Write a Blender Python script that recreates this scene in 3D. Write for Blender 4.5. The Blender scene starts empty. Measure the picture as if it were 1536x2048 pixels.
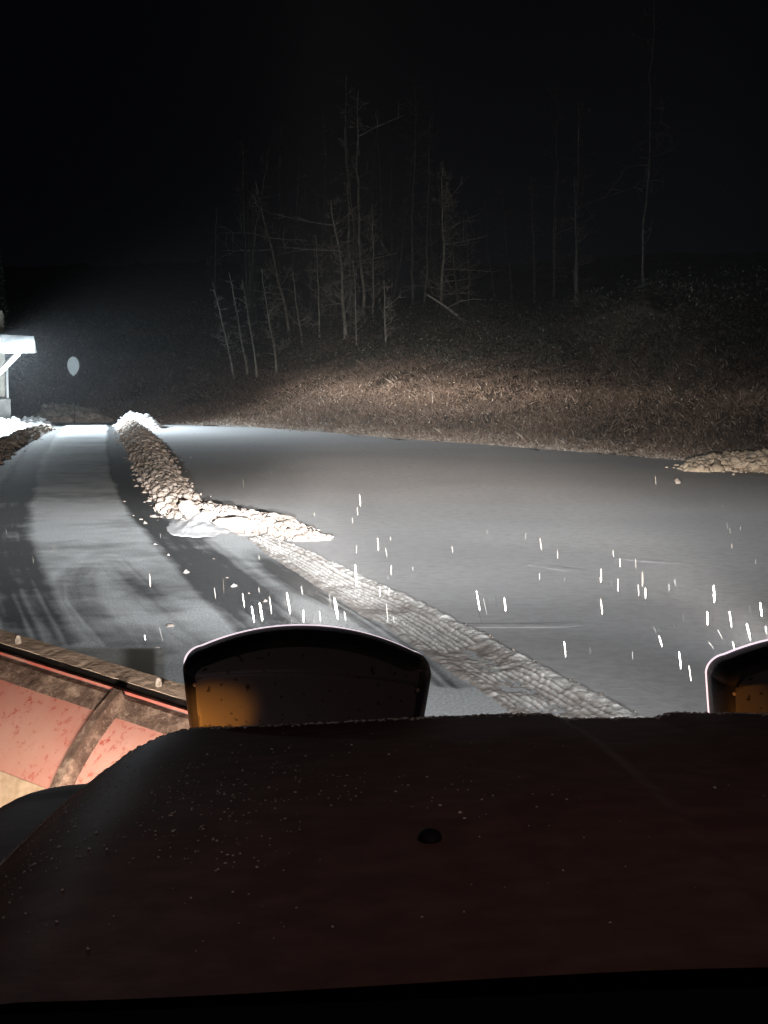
import bpy, bmesh, math, random
import numpy as np
from mathutils import Vector, Matrix, noise as mnoise

random.seed(7)
rng = np.random.default_rng(11)
scene = bpy.context.scene
COL = scene.collection
R = math.radians

# ------------------------------------------------------------------ camera, world, exposure
CAM_X, CAM_H = -0.36, 1.8
F_PX = 3072.0                       # focal length in pixels of the 1536-wide frame
YAW, PITCH = math.atan(88 / F_PX), math.atan(284 / F_PX)
cam_d = bpy.data.cameras.new('camera')
cam_d.sensor_fit = 'HORIZONTAL'
cam_d.sensor_width = 36.0
cam_d.lens = 36.0 * F_PX / 1536.0
cam_d.clip_start, cam_d.clip_end = 0.05, 600
cam = bpy.data.objects.new('camera', cam_d)
cam.location = (CAM_X, 0, CAM_H)
cam.rotation_euler = (math.pi / 2 - PITCH, 0, -YAW)
COL.objects.link(cam)
scene.camera = cam

world = bpy.data.worlds.new('World')
scene.world = world
world.use_nodes = True
bg = world.node_tree.nodes['Background']
bg.inputs['Color'].default_value = (0.62, 0.68, 1.0, 1)       # night sky, almost black
bg.inputs['Strength'].default_value = 0.0015
scene.view_settings.view_transform = 'Standard'
scene.view_settings.look = 'None'
scene.view_settings.exposure = 0
scene.view_settings.gamma = 1
scene.cycles.use_denoising = True
scene.cycles.max_bounces = 6
scene.cycles.diffuse_bounces = 3
scene.cycles.glossy_bounces = 3
scene.cycles.transparent_max_bounces = 8
scene.cycles.volume_bounces = 0
scene.cycles.sample_clamp_indirect = 4

PLOW_W = 110000.0      # peak intensity of each plow headlight
FLOOD_W = 8500.0     # yard floodlight on the cabin
BLADE_W = 52.0        # truck headlight behind the blade
AMBER_W = 4.6
ROOF_W = 2.0          # added fill lamps on the cab roof, warming the hood

# ------------------------------------------------------------------ pixel -> ground helpers (survey of the photograph)
_cy, _sy, _cp, _sp = math.cos(YAW), math.sin(YAW), math.cos(PITCH), math.sin(PITCH)
def ray(px, py):
    x, y = (px - 768) / F_PX, -(py - 1024) / F_PX
    f, u = _cp + y * _sp, -_sp + y * _cp            # forward, up
    return np.array([x * _cy + f * _sy, -x * _sy + f * _cy, u])
def at(px, py, Y):
    d = ray(px, py)
    return np.array([CAM_X, 0, CAM_H]) + d * (Y / d[1])
def G(px, py, z=0.0):
    d = ray(px, py)
    return np.array([CAM_X, 0, CAM_H]) + d * ((z - CAM_H) / d[2])

# ------------------------------------------------------------------ mesh helpers
def mesh_np(name, V, F, mat=None, parent=None, smooth=True, attrs=None):
    V = np.asarray(V, np.float32); F = np.asarray(F, np.int32)
    me = bpy.data.meshes.new(name)
    k = F.shape[1]
    me.vertices.add(len(V)); me.vertices.foreach_set('co', V.ravel())
    me.loops.add(F.size); me.loops.foreach_set('vertex_index', F.ravel())
    me.polygons.add(len(F))
    me.polygons.foreach_set('loop_start', np.arange(0, F.size, k, dtype=np.int32))
    me.polygons.foreach_set('loop_total', np.full(len(F), k, np.int32))
    me.update(calc_edges=True)
    me.polygons.foreach_set('use_smooth', np.full(len(F), smooth, bool))
    for an, av in (attrs or {}).items():
        av = np.asarray(av, np.float32)
        if av.ndim == 2:
            a = me.attributes.new(an, 'FLOAT_COLOR', 'POINT')
            a.data.foreach_set('color', np.hstack([av, np.ones((len(av), 1), np.float32)]).ravel())
        else:
            a = me.attributes.new(an, 'FLOAT', 'POINT'); a.data.foreach_set('value', av)
    me.validate()
    if mat: me.materials.append(mat)
    o = bpy.data.objects.new(name, me); COL.objects.link(o)
    if parent: o.parent = parent
    return o

def obj_bm(name, bm, mat=None, parent=None, smooth=False):
    me = bpy.data.meshes.new(name)
    bmesh.ops.recalc_face_normals(bm, faces=bm.faces)
    for f in bm.faces: f.smooth = smooth
    bm.to_mesh(me); bm.free()
    if mat: me.materials.append(mat)
    o = bpy.data.objects.new(name, me); COL.objects.link(o)
    if parent: o.parent = parent
    return o

def empty(name, loc=(0, 0, 0), rz=0):
    o = bpy.data.objects.new(name, None); COL.objects.link(o)
    o.location = loc; o.rotation_euler.z = rz; o.empty_display_size = 0.1
    return o
def tag(o, label=None, cat=None, group=None, kind=None):
    if label: o['label'] = label
    if cat: o['category'] = cat
    if group: o['group'] = group
    if kind: o['kind'] = kind
    return o
def copy_tree(o, parent=None):
    c = o.copy(); COL.objects.link(c)
    if parent: c.parent = parent
    for ch in list(o.children): copy_tree(ch, c)
    return c

def grid_faces(nu, nv):
    i = np.arange(nu - 1)[:, None] * nv + np.arange(nv - 1)[None, :]
    return np.stack([i, i + nv, i + nv + 1, i + 1], -1).reshape(-1, 4)

def add_box(bm, c, s, rot=None, bevel=0.0):
    r = bmesh.ops.create_cube(bm, size=1.0)
    vs = r['verts']
    M = Matrix.Translation(Vector(c)) @ (rot if rot else Matrix.Identity(4)) @ Matrix.Diagonal((s[0], s[1], s[2], 1))
    bmesh.ops.transform(bm, matrix=M, verts=vs)
    if bevel:
        es = list({e for v in vs for e in v.link_edges})
        bmesh.ops.bevel(bm, geom=es, offset=bevel, segments=2, profile=0.5, affect='EDGES')

def tubes(paths, radii, n=6):
    """swept tubes joined in one array: paths list of (k,3), radii list of (k,)"""
    VV, FF, base = [], [], 0
    ang = np.arange(n) * 2 * np.pi / n
    for P, r in zip(paths, radii):
        P = np.asarray(P, float); r = np.broadcast_to(np.asarray(r, float), (len(P),))
        T = np.gradient(P, axis=0); T /= np.linalg.norm(T, axis=1, keepdims=True) + 1e-9
        ref = np.array([0.0, 0.0, 1.0]) if abs(T[0][2]) < 0.8 else np.array([1.0, 0.0, 0.0])
        A = np.cross(T, ref); A /= np.linalg.norm(A, axis=1, keepdims=True) + 1e-9
        B = np.cross(T, A)
        ring = P[:, None] + r[:, None, None] * (np.cos(ang)[None, :, None] * A[:, None] + np.sin(ang)[None, :, None] * B[:, None])
        VV.append(ring.reshape(-1, 3))
        k = len(P)
        i = np.arange(k - 1)[:, None] * n + np.arange(n)[None]
        j = np.arange(k - 1)[:, None] * n + (np.arange(n)[None] + 1) % n
        FF.append((np.stack([i, j, j + n, i + n], -1).reshape(-1, 4)) + base)
        base += k * n
    return np.concatenate(VV), np.concatenate(FF)

def value_noise(x, y, seed=0):
    xi, yi = np.floor(x).astype(np.int64), np.floor(y).astype(np.int64)
    xf, yf = x - xi, y - yi
    def h(a, b):
        n = (a * 374761393 + b * 668265263 + seed * 1442695041) & 0xffffffff
        n = ((n ^ (n >> 13)) * 1274126177) & 0xffffffff
        return ((n ^ (n >> 16)) & 0xffff) / 65535.0
    u, v = xf * xf * (3 - 2 * xf), yf * yf * (3 - 2 * yf)
    return (h(xi, yi) * (1 - u) + h(xi + 1, yi) * u) * (1 - v) + (h(xi, yi + 1) * (1 - u) + h(xi + 1, yi + 1) * u) * v
def fbm(x, y, seed=0, o=4):
    t, a, s = 0, 0.5, 0
    for k in range(o):
        t = t + a * value_noise(x * 2 ** k, y * 2 ** k, seed + k * 17); s += a; a *= 0.5
    return t / s
def sstep(x, a, b):
    t = np.clip((x - a) / (b - a), 0, 1)
    return t * t * (3 - 2 * t)

# lumps of snow: a few base shapes, placed many times into one array
LUMPS = []
for k in range(10):
    bm = bmesh.new(); bmesh.ops.create_icosphere(bm, subdivisions=3 if k < 4 else 2, radius=1.0)
    bm.verts.ensure_lookup_table()
    V = np.array([v.co[:] for v in bm.verts]); Fq = np.array([[v.index for v in f.verts] for f in bm.faces]); bm.free()
    for v in V:
        d = Vector(v)
        s = 1 + 0.55 * mnoise.noise(d * 1.1 + Vector((k * 7.3, 0, 0))) + 0.40 * mnoise.noise(d * 2.4 + Vector((0, k * 5.1, 0))) - 0.25 * abs(mnoise.noise(d * 3.7 + Vector((k, k * 2.1, 0))))
        v *= s
    V[:, 2] *= 0.8
    LUMPS.append((V, Fq))
def lumps(P, S, seed=0, fine=False):
    r = np.random.default_rng(seed)
    VV, FF, b = [], [], 0
    for p, s in zip(P, S):
        V, Fq = LUMPS[r.integers(0, 4) if fine else r.integers(4, 10)]
        a, c = r.uniform(0, 6.28), r.uniform(-0.5, 0.5)
        M = np.array([[math.cos(a), -math.sin(a), 0], [math.sin(a), math.cos(a), 0], [0, 0, 1]]) @ \
            np.array([[1, 0, 0], [0, math.cos(c), -math.sin(c)], [0, math.sin(c), math.cos(c)]])
        VV.append((V * (s * r.uniform(0.75, 1.25, 3))) @ M.T + p); FF.append(Fq + b); b += len(V)
    return np.concatenate(VV), np.concatenate(FF)

# ------------------------------------------------------------------ material helpers
class NT:
    def __init__(s, name):
        s.m = bpy.data.materials.new(name); s.m.use_nodes = True
        s.t = s.m.node_tree; s.b = s.t.nodes['Principled BSDF']
    def n(s, typ, **kw):
        nd = s.t.nodes.new(typ)
        for k, v in kw.items():
            if k in nd.inputs: nd.inputs[k].default_value = v
            else: setattr(nd, k, v)
        return nd
    def l(s, a, b): s.t.links.new(a, b)
    def coord(s, kind='Object'): return s.n('ShaderNodeTexCoord').outputs[kind]
    def pos(s): return s.n('ShaderNodeNewGeometry').outputs['Position']
    def noise(s, vec, scale, detail=4, rough=0.55):
        nd = s.n('ShaderNodeTexNoise', Scale=scale, Detail=detail, Roughness=rough); s.l(vec, nd.inputs['Vector']); return nd.outputs['Fac']
    def ramp(s, fac, stops):
        nd = s.n('ShaderNodeValToRGB'); e = nd.color_ramp.elements
        while len(e) < len(stops): e.new(0.5)
        for el, (p, c) in zip(e, stops):
            el.position = p; el.color = (*c, 1) if len(c) == 3 else c
        s.l(fac, nd.inputs['Fac']); return nd.outputs['Color']
    def mix(s, fac, a, b, mode='MIX'):
        nd = s.n('ShaderNodeMix', data_type='RGBA', blend_type=mode)
        for sock, v in ((nd.inputs['Factor'], fac), (nd.inputs[6], a), (nd.inputs[7], b)):
            if hasattr(v, 'node'): s.l(v, sock)
            else: sock.default_value = v if not isinstance(v, tuple) else (*v, 1)
        return nd.outputs[2]
    def bump(s, h, strength=0.3, dist=0.02):
        nd = s.n('ShaderNodeBump', Strength=strength, Distance=dist); s.l(h, nd.inputs['Height']); s.l(nd.outputs['Normal'], s.b.inputs['Normal'])
    def base(s, c):
        if hasattr(c, 'node'): s.l(c, s.b.inputs['Base Color'])
        else: s.b.inputs['Base Color'].default_value = (*c, 1)
    def rough(s, r): s.b.inputs['Roughness'].default_value = r
    def spec(s, r): s.b.inputs['Specular IOR Level'].default_value = r

def two_tone(name, c0, c1, scale=5, rough=0.8, bump=0.0, bscale=40, bdist=0.01, lo=0.35, hi=0.65, coord='pos', spec=0.3):
    t = NT(name); v = t.pos() if coord == 'pos' else t.coord('Object')
    t.base(t.ramp(t.noise(v, scale), [(lo, c0), (hi, c1)])); t.rough(rough); t.spec(spec)
    if bump: t.bump(t.noise(v, bscale, 6), bump, bdist)
    return t.m

# snow of the untouched lot
t = NT('lot_snow'); p = t.pos()
a = t.noise(p, 0.35, 3); b = t.noise(p, 9, 5)
c = t.mix(t.ramp(a, [(0.3, (0, 0, 0)), (0.7, (1, 1, 1))]), (0.70, 0.70, 0.715), (0.80, 0.80, 0.80))
c = t.mix(t.ramp(b, [(0.42, (0, 0, 0)), (0.75, (1, 1, 1))]), c, (0.62, 0.61, 0.61))
t.base(c); t.rough(0.75); t.spec(0.2); t.bump(t.noise(p, 22, 8, 0.65), 0.35, 0.012)
M_LOT = t.m
def lump_mat(name, c0, c1, c2):
    t = NT(name); p = t.pos()
    a = t.noise(p, 1.6, 4); b = t.noise(p, 14, 4)
    c = t.mix(t.ramp(a, [(0.40, (0, 0, 0)), (0.60, (1, 1, 1))]), c0, c1)
    c = t.mix(t.ramp(b, [(0.48, (0, 0, 0)), (0.74, (1, 1, 1))]), c, c2)
    t.base(c); t.rough(0.8); t.spec(0.15); t.bump(t.noise(p, 45, 6, 0.65), 0.6, 0.02)
    return t.m
M_LUMP = lump_mat('cream_lump_snow', (0.44, 0.40, 0.37), (0.34, 0.28, 0.24), (0.25, 0.20, 0.165))
M_TAN = lump_mat('tan_lump_snow', (0.60, 0.55, 0.51), (0.50, 0.42, 0.36), (0.36, 0.29, 0.245))

M_DIRTY = two_tone('dirty_snow', (0.50, 0.44, 0.38), (0.24, 0.19, 0.155), 5, 0.85, 0.5, 40)
M_FRESH = two_tone('fresh_snow', (0.74, 0.75, 0.77), (0.82, 0.83, 0.84), 6, 0.75, 0.5, 30, 0.012)
M_PILE = two_tone('pile_snow', (0.66, 0.57, 0.46), (0.46, 0.38, 0.29), 5, 0.8, 0.5, 35, 0.02)
# lane: colour comes from the surveyed snow cover with paler stretches, plus grain
t = NT('scraped_lane'); p = t.pos()
at_ = t.n('ShaderNodeAttribute', attribute_name='cover')
g = t.ramp(t.noise(p, 55, 6, 0.7), [(0.28, (0.45, 0.45, 0.45)), (0.72, (1.5, 1.5, 1.5))])
t.base(t.mix(1.0, at_.outputs['Color'], g, 'MULTIPLY')); t.rough(0.7); t.spec(0.3)
t.bump(t.noise(p, 70, 6, 0.7), 0.4, 0.01)
M_LANE = t.m
# berm pressed by tyres
t = NT('pressed_snow'); p = t.pos()
at_ = t.n('ShaderNodeAttribute', attribute_name='cover')
g = t.ramp(t.noise(p, 30, 6, 0.7), [(0.28, (0.62, 0.60, 0.58)), (0.72, (1.25, 1.25, 1.25))])
t.base(t.mix(1.0, at_.outputs['Color'], g, 'MULTIPLY')); t.rough(0.8); t.spec(0.2); t.bump(t.noise(p, 60, 6, 0.7), 0.6, 0.012)
M_BERM = t.m
# bank soil
t = NT('bank_soil'); p = t.pos()
at_ = t.n('ShaderNodeAttribute', attribute_name='frost')
c = t.ramp(t.noise(p, 1.2, 5), [(0.35, (0.035, 0.026, 0.018)), (0.65, (0.075, 0.055, 0.036))])
f = t.n('ShaderNodeMath', operation='MULTIPLY'); t.l(at_.outputs['Fac'], f.inputs[0])
t.l(t.ramp(t.noise(p, 3.5, 5), [(0.40, (0, 0, 0)), (0.58, (1, 1, 1))]), f.inputs[1])
t.base(t.mix(f.outputs[0], c, (0.55, 0.52, 0.48))); t.rough(0.95); t.spec(0.1); t.bump(t.noise(p, 12, 6), 0.8, 0.05)
M_BANK = t.m
def island_mat(name, stops, rough=0.9):
    t = NT(name); g = t.n('ShaderNodeNewGeometry')
    t.base(t.ramp(g.outputs['Random Per Island'], stops)); t.rough(rough); t.spec(0.1)
    return t.m
M_GRASS = island_mat('dry_grass', [(0.0, (0.08, 0.052, 0.039)), (0.4, (0.13, 0.093, 0.072)), (0.75, (0.18, 0.138, 0.11)), (0.95, (0.26, 0.21, 0.17)), (0.985, (0.42, 0.38, 0.33)), (1.0, (0.55, 0.5, 0.46))])  # palest few pieces paint leaves catching the light
M_BRUSH = island_mat('brush_leaves', [(0.0, (0.02, 0.022, 0.014)), (0.5, (0.05, 0.052, 0.036)), (0.9, (0.10, 0.10, 0.075)), (1.0, (0.24, 0.24, 0.21))])
M_VERGE = island_mat('frosted_grass', [(0.0, (0.12, 0.09, 0.07)), (0.5, (0.28, 0.24, 0.2)), (1.0, (0.55, 0.52, 0.49))])
M_NEEDLE = island_mat('evergreen_needles', [(0.0, (0.02, 0.03, 0.02)), (0.6, (0.05, 0.07, 0.05)), (1.0, (0.12, 0.14, 0.12))])
M_BARK = two_tone('grey_bark', (0.26, 0.25, 0.21), (0.52, 0.50, 0.45), 6, 0.9, 0.6, 20, 0.02)
M_TWIG = two_tone('grey_twig', (0.22, 0.20, 0.17), (0.44, 0.42, 0.37), 8, 0.9)
M_DIMBARK = two_tone('dimmed_bark', (0.09, 0.085, 0.075), (0.20, 0.19, 0.17), 6, 0.9)  # darker bark copy, paints the weaker light on the right-hand trio
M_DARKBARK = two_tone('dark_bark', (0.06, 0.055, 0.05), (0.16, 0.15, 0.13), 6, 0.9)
# vehicle
t = NT('hood_paint'); p = t.coord('Object')
vor = t.n('ShaderNodeTexVoronoi', Scale=62.0); t.l(p, vor.inputs['Vector'])
dots = t.ramp(vor.outputs['Distance'], [(0.17, (1, 1, 1)), (0.27, (0, 0, 0))])
vr = t.n('ShaderNodeSeparateColor'); t.l(vor.outputs['Color'], vr.inputs[0])
pick = t.ramp(vr.outputs[0], [(0.42, (0, 0, 0)), (0.8, (1, 1, 1))])
sx = t.n('ShaderNodeSeparateXYZ'); t.l(p, sx.inputs[0])
mr = t.n('ShaderNodeMapRange'); mr.inputs['From Min'].default_value = -0.36; mr.inputs['From Max'].default_value = -0.60
t.l(sx.outputs['X'], mr.inputs['Value'])
patch = t.ramp(t.noise(p, 6, 3), [(0.42, (0, 0, 0)), (0.62, (1, 1, 1))])
m1 = t.mix(1.0, dots, pick, 'MULTIPLY'); m1 = t.mix(1.0, m1, mr.outputs[0], 'MULTIPLY'); m1 = t.mix(1.0, m1, patch, 'MULTIPLY')
dust = t.ramp(t.noise(p, 25, 6), [(0.4, (0.15, 0.085, 0.080)), (0.7, (0.22, 0.13, 0.122))])
t.base(dust); t.rough(0.58); t.spec(0.22); t.bump(t.noise(p, 60, 5), 0.12, 0.004)
M_HOOD = t.m
M_BLACK = two_tone('black_plastic', (0.016, 0.016, 0.018), (0.028, 0.027, 0.028), 30, 0.6, 0.15, 300, 0.001, coord='Object', spec=0.2)
M_RUBBER = two_tone('cowl_plastic', (0.010, 0.009, 0.012), (0.016, 0.014, 0.018), 20, 0.7, coord='Object')
t = NT('pod_back_panel'); p = t.coord('Object')
d = t.ramp(t.noise(p, 95, 2, 0.4), [(0.66, (0, 0, 0)), (0.69, (1, 1, 1))])
t.base(t.mix(d, (0.085, 0.08, 0.08), (0.01, 0.008, 0.008))); t.rough(0.5); t.spec(0.3)
M_PODBACK = t.m
t = NT('headlight_lens'); t.base((0.8, 0.75, 0.78)); t.rough(0.3)
t.b.inputs['Emission Color'].default_value = (1.0, 0.83, 0.92, 1); t.b.inputs['Emission Strength'].default_value = 1.1
M_LENS = t.m
t = NT('red_plow_paint'); p = t.coord('Object')
a = t.noise(p, 7, 5); b = t.noise(p, 60, 5, 0.7)
c = t.ramp(a, [(0.3, (0.50, 0.20, 0.15)), (0.7, (0.55, 0.30, 0.24))])
c = t.mix(t.ramp(b, [(0.33, (1, 1, 1)), (0.45, (0, 0, 0))]), c, (0.40, 0.085, 0.06))
c = t.mix(t.ramp(t.noise(p, 3, 4), [(0.5, (0, 0, 0)), (0.75, (0.6, 0.6, 0.6))]), c, (0.52, 0.36, 0.27))
t.base(c); t.rough(0.6); t.spec(0.3); t.bump(b, 0.15, 0.002)
M_RED = t.m
t = NT('muddy_steel'); p = t.coord('Object')
a = t.noise(p, 22, 8, 0.72); b = t.noise(p, 90, 5, 0.7)
c = t.ramp(a, [(0.36, (0.075, 0.048, 0.037)), (0.52, (0.15, 0.10, 0.075)), (0.68, (0.40, 0.29, 0.215))])
c = t.mix(t.ramp(b, [(0.55, (0, 0, 0)), (0.68, (1, 1, 1))]), c, (0.30, 0.22, 0.17))
t.base(c); t.rough(0.9); t.spec(0.15); t.bump(a, 0.8, 0.01)
M_MUD = t.m
M_TRIM = two_tone('red_edge', (0.45, 0.10, 0.075), (0.42, 0.20, 0.15), 22, 0.6, coord='Object')
M_STRIP = two_tone('muddy_rubber', (0.66, 0.52, 0.41), (0.50, 0.38, 0.29), 16, 0.9, 0.5, 60, 0.006, coord='Object')
M_DARK = two_tone('dark_rubber', (0.012, 0.009, 0.008), (0.05, 0.03, 0.022), 30, 0.85, coord='Object', lo=0.5, hi=0.75)
M_STICK = two_tone('faded_sticker', (0.56, 0.42, 0.28), (0.40, 0.28, 0.18), 45, 0.7, coord='Object')
M_BOLT = two_tone('frosted_bolt', (0.6, 0.55, 0.48), (0.3, 0.25, 0.2), 60, 0.6, coord='Object')
# cabin
M_LOG = two_tone('pale_log', (0.50, 0.47, 0.40), (0.62, 0.59, 0.52), 9, 0.8, 0.3, 30, coord='Object')
M_WHITE = two_tone('white_board', (0.74, 0.74, 0.72), (0.82, 0.82, 0.80), 5, 0.6, coord='Object')
M_CONC = two_tone('grey_concrete', (0.17, 0.16, 0.15), (0.24, 0.23, 0.21), 7, 0.9, 0.4, 40, coord='Object')
M_ROOF = two_tone('roof_metal', (0.42, 0.45, 0.46), (0.55, 0.58, 0.58), 4, 0.5, coord='Object')
t = NT('floodlight_glass'); t.base((0.8, 0.8, 0.8))
t.b.inputs['Emission Color'].default_value = (0.86, 0.95, 1, 1); t.b.inputs['Emission Strength'].default_value = 60
M_FLOOD = t.m
M_OVAL = two_tone('pale_oval', (0.52, 0.56, 0.57), (0.62, 0.66, 0.66), 9, 0.6, coord='Object')
def flake_mat(name, cover):      # loose flakes let most light through; cream tint paints the beams' warmth
    t = NT(name); t.base((0.85, 0.80, 0.73)); t.rough(0.8)
    tr_ = t.n('ShaderNodeBsdfTransparent'); mx_ = t.n('ShaderNodeMixShader'); mx_.inputs[0].default_value = cover
    t.l(tr_.outputs[0], mx_.inputs[1]); t.l(t.b.outputs[0], mx_.inputs[2]); t.l(mx_.outputs[0], t.t.nodes['Material Output'].inputs['Surface'])
    return t.m
M_FLAKE = flake_mat('snowflake', 0.11); M_FINE = flake_mat('fine_snowflake', 0.042)

# ------------------------------------------------------------------ the ground
foot_pts = [(-120, 70.0), (-45, 60.0)] + [tuple(G(*q)[:2]) for q in
            [(60, 846), (230, 846), (480, 851), (700, 868), (1000, 890), (1200, 905), (1390, 921), (1536, 935)]] + [(22.0, 12.0), (34.0, -6.0)]
foot_pts = np.array(foot_pts)
def y_foot(X): return np.interp(X, foot_pts[:, 0], foot_pts[:, 1])
def t_bank(X, Y):
    s = (y_foot(X + 0.8) - y_foot(X - 0.8)) / 1.6
    return (Y - y_foot(X)) / np.sqrt(1 + s * s)
def z_bank(X, Y):
    tt = np.clip(t_bank(X, Y), 0, None)
    z = 0.36 * np.minimum(tt, 10) + 0.12 * np.clip(tt - 10, 0, None)
    z = z * sstep(tt, -0.3, 1.5)
    lump = (fbm(X * 0.6, Y * 0.6, 3) - 0.5) * 0.9 * sstep(tt, 1.0, 4.0)
    return z + lump
def hit_bank(px, py):
    d = ray(px, py); o = np.array([CAM_X, 0, CAM_H])
    for k in np.arange(20, 110, 0.1):
        q = o + d * k
        if t_bank(q[0], q[1]) > 0.2 and z_bank(np.array(q[0]), np.array(q[1])) > q[2]: return q
    return o + d * 60

tag(mesh_np('ground', [(-400, -300, -0.08), (400, -300, -0.08), (400, 500, -0.08), (-400, 500, -0.08)], [[0, 1, 2, 3]], M_BANK,
            attrs={'frost': np.zeros(4)}), kind='structure')
# bank (terrain)
gx = np.concatenate([np.linspace(-120, -22, 40), np.linspace(-21.5, 16, 190), np.linspace(16.5, 34, 40)])
gt = np.concatenate([np.linspace(-0.6, 12, 60), np.linspace(12.6, 60, 30)])
XX, TT = np.meshgrid(gx, gt, indexing='ij')
sl = (y_foot(XX + 0.8) - y_foot(XX - 0.8)) / 1.6
YY = y_foot(XX) + TT * np.sqrt(1 + sl * sl)
ZZ = z_bank(XX, YY) + (fbm(XX * 2.2, YY * 2.2, 5) - 0.5) * 0.16 - 0.03
V = np.stack([XX, YY, ZZ], -1).reshape(-1, 3)
tag(mesh_np('terrain', V, grid_faces(*XX.shape)[:, ::-1], M_BANK, attrs={'frost': (1 - sstep(TT, 0.1, 1.3)).ravel()}), kind='structure')
# untouched snow lot
def lot_z(X, Y): return (fbm(X * 0.25, Y * 0.25, 8) - 0.5) * 0.03 - 0.012
gx = np.linspace(-60, 34, 160)
gv = np.linspace(0, 1, 200)
XX, WW = np.meshgrid(gx, gv, indexing='ij')
YY = -6 + WW * (y_foot(XX) + 0.25 + 6)
ZZ = lot_z(XX, YY)
V = np.stack([XX, YY, ZZ], -1).reshape(-1, 3)
tag(mesh_np('snow_lot', V, grid_faces(*XX.shape)[:, ::-1], M_LOT), kind='structure')

# lane scraped by the plow
def wl(pts): return np.array([G(*q)[:2] for q in pts])
TRK_L = wl([(118, 850), (85, 885), (48, 945), (24, 1010), (16, 1060), (22, 1120), (46, 1200), (86, 1290)])
TRK_R = wl([(229, 849), (238, 900), (255, 960), (290, 1020), (345, 1075), (415, 1145), (500, 1225), (640, 1350)])
TRK_C = [wl([(196, 1105), (152, 1160), (158, 1205), (195, 1250), (245, 1300)]), wl([(205, 1105), (262, 1165), (310, 1215), (365, 1265), (430, 1310)]),
         wl([(238, 1200), (285, 1280), (310, 1310)])]
TRK_D = wl([(515, 1093), (570, 1140), (650, 1185), (740, 1232), (860, 1310), (930, 1370)])
LANE_R = wl([(236, 848), (262, 880), (290, 930), (330, 1000), (362, 1040), (420, 1062), (560, 1092), (650, 1120), (790, 1185), (960, 1275), (1150, 1380), (1310, 1480), (1700, 1700)])
LANE_L = np.array([(-10.6, 53), (-9.9, 47), (-7.35, 30), (-5.4, 19), (-4.6, 12), (-3.6, 4)])
def dist_poly(X, Y, P):
    """distance, signed lateral offset and run length along a polyline"""
    best = np.full(X.shape, 1e9); lat = np.zeros(X.shape); run = np.zeros(X.shape); acc = 0
    for a, b in zip(P[:-1], P[1:]):
        d = b - a; L = np.hypot(*d); d = d / L
        s = np.clip((X - a[0]) * d[0] + (Y - a[1]) * d[1], 0, L)
        qx, qy = X - a[0] - d[0] * s, Y - a[1] - d[1] * s
        dd = np.hypot(qx, qy); m = dd < best
        best = np.where(m, dd, best); lat = np.where(m, qx * d[1] - qy * d[0], lat); run = np.where(m, acc + s, run); acc += L
    return best, lat, run
ys = np.exp(np.linspace(math.log(4.2), math.log(53.2), 640))
us = np.linspace(0, 1, 340)
def interp_xy(P, y):
    o = np.argsort(P[:, 1]); return np.interp(y, P[o, 1], P[o, 0])
YY, UU = np.meshgrid(ys, us, indexing='ij')
XL, XR = interp_xy(LANE_L, YY), interp_xy(LANE_R, YY)
XX = XL + (XR - XL) * UU
snow = 0.80 + 1.0 * (fbm(XX * 1.1, YY * 0.9, 21, 5) - 0.5) + 0.40 * (fbm(XX * 7, YY * 6, 22, 4) - 0.5) + 0.42 * (1 - sstep(YY, 10, 13)) + 0.35 * (fbm(XX * 0.45, YY * 2.2, 25, 4) - 0.5)  # tone also lifted over the nearest stretch
snow += 0.14 * sstep(YY, 13.5, 16) * (1 - sstep(YY, 19, 23)) + 0.16 * sstep(YY, 38, 48)  # paler mid-lane band and far end
streak = fbm(XX * 1.1 + YY * 0.4, YY * 1.3, 33, 4)
def track(P, w, depth, soft=0.1, ribs=0.25, seed=0):
    d, lat, run = dist_poly(XX, YY, P)
    ww = w * (0.9 + 0.25 * fbm(run * 0.8, run * 0 + seed, seed))
    m = 1 - sstep(d, ww - soft, ww + soft * 0.6)
    rib = np.clip(value_noise(lat / 0.038 + 0.5 * np.sin(run * 0.5), run * 0.22, seed + 40) * 1.5 - 0.25, 0, 1)
    fade = 0.86 + 0.28 * fbm(run * 0.7, lat * 3, seed + 3)
    lug = 0.5 + 0.5 * np.cos(run / 0.09 * 2 * np.pi + np.sign(lat) * 1.3)
    near = 1 - sstep(YY, 13, 20)
    m = m * (0.82 + 0.18 * sstep(fbm(lat * 22, run * 1.3, seed + 60, 4), 0.32, 0.58))
    if seed >= 5: m = m * sstep(run, 0.1, 2.2)
    return m * depth * np.clip(fade, 0, 1.1) * (1 - ribs * near * (rib ** 2 + 0.12 * lug * rib))
dk = track(TRK_L, 0.26, 0.80, 0.12, 0.45, 1)
dk = np.maximum(dk, track(TRK_R, 0.25, 1.0, 0.10, 0.35, 2))
dk = np.maximum(dk, track(TRK_R + np.array([0.22, 0.0]), 0.16, 0.8, 0.12, 0.5, 3) * (1 - sstep(YY, 18, 24)))
for k, Pc in enumerate(TRK_C): dk = np.maximum(dk, track(Pc, 0.17, 0.42, 0.1, 0.6, 5 + k))
dk = np.maximum(dk, track(TRK_D, 0.22, 0.9, 0.12, 0.5, 9))
snow = np.clip(snow - 1.3 * dk, 0.02, 1)
edge = (XR - XX)
snow = np.maximum(snow, (1 - sstep(edge, 0.02, 0.16 + 0.30 * streak)) * sstep(YY, 14.2, 16.5) * 0.95)      # spill beside the windrow
snow = np.clip(snow * 1.02, 0, 1)
asph, whit = np.array([0.062, 0.066, 0.068]), np.array([0.74, 0.77, 0.79])
colr = asph + (whit - asph) * (snow ** 1.25)[..., None]
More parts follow.
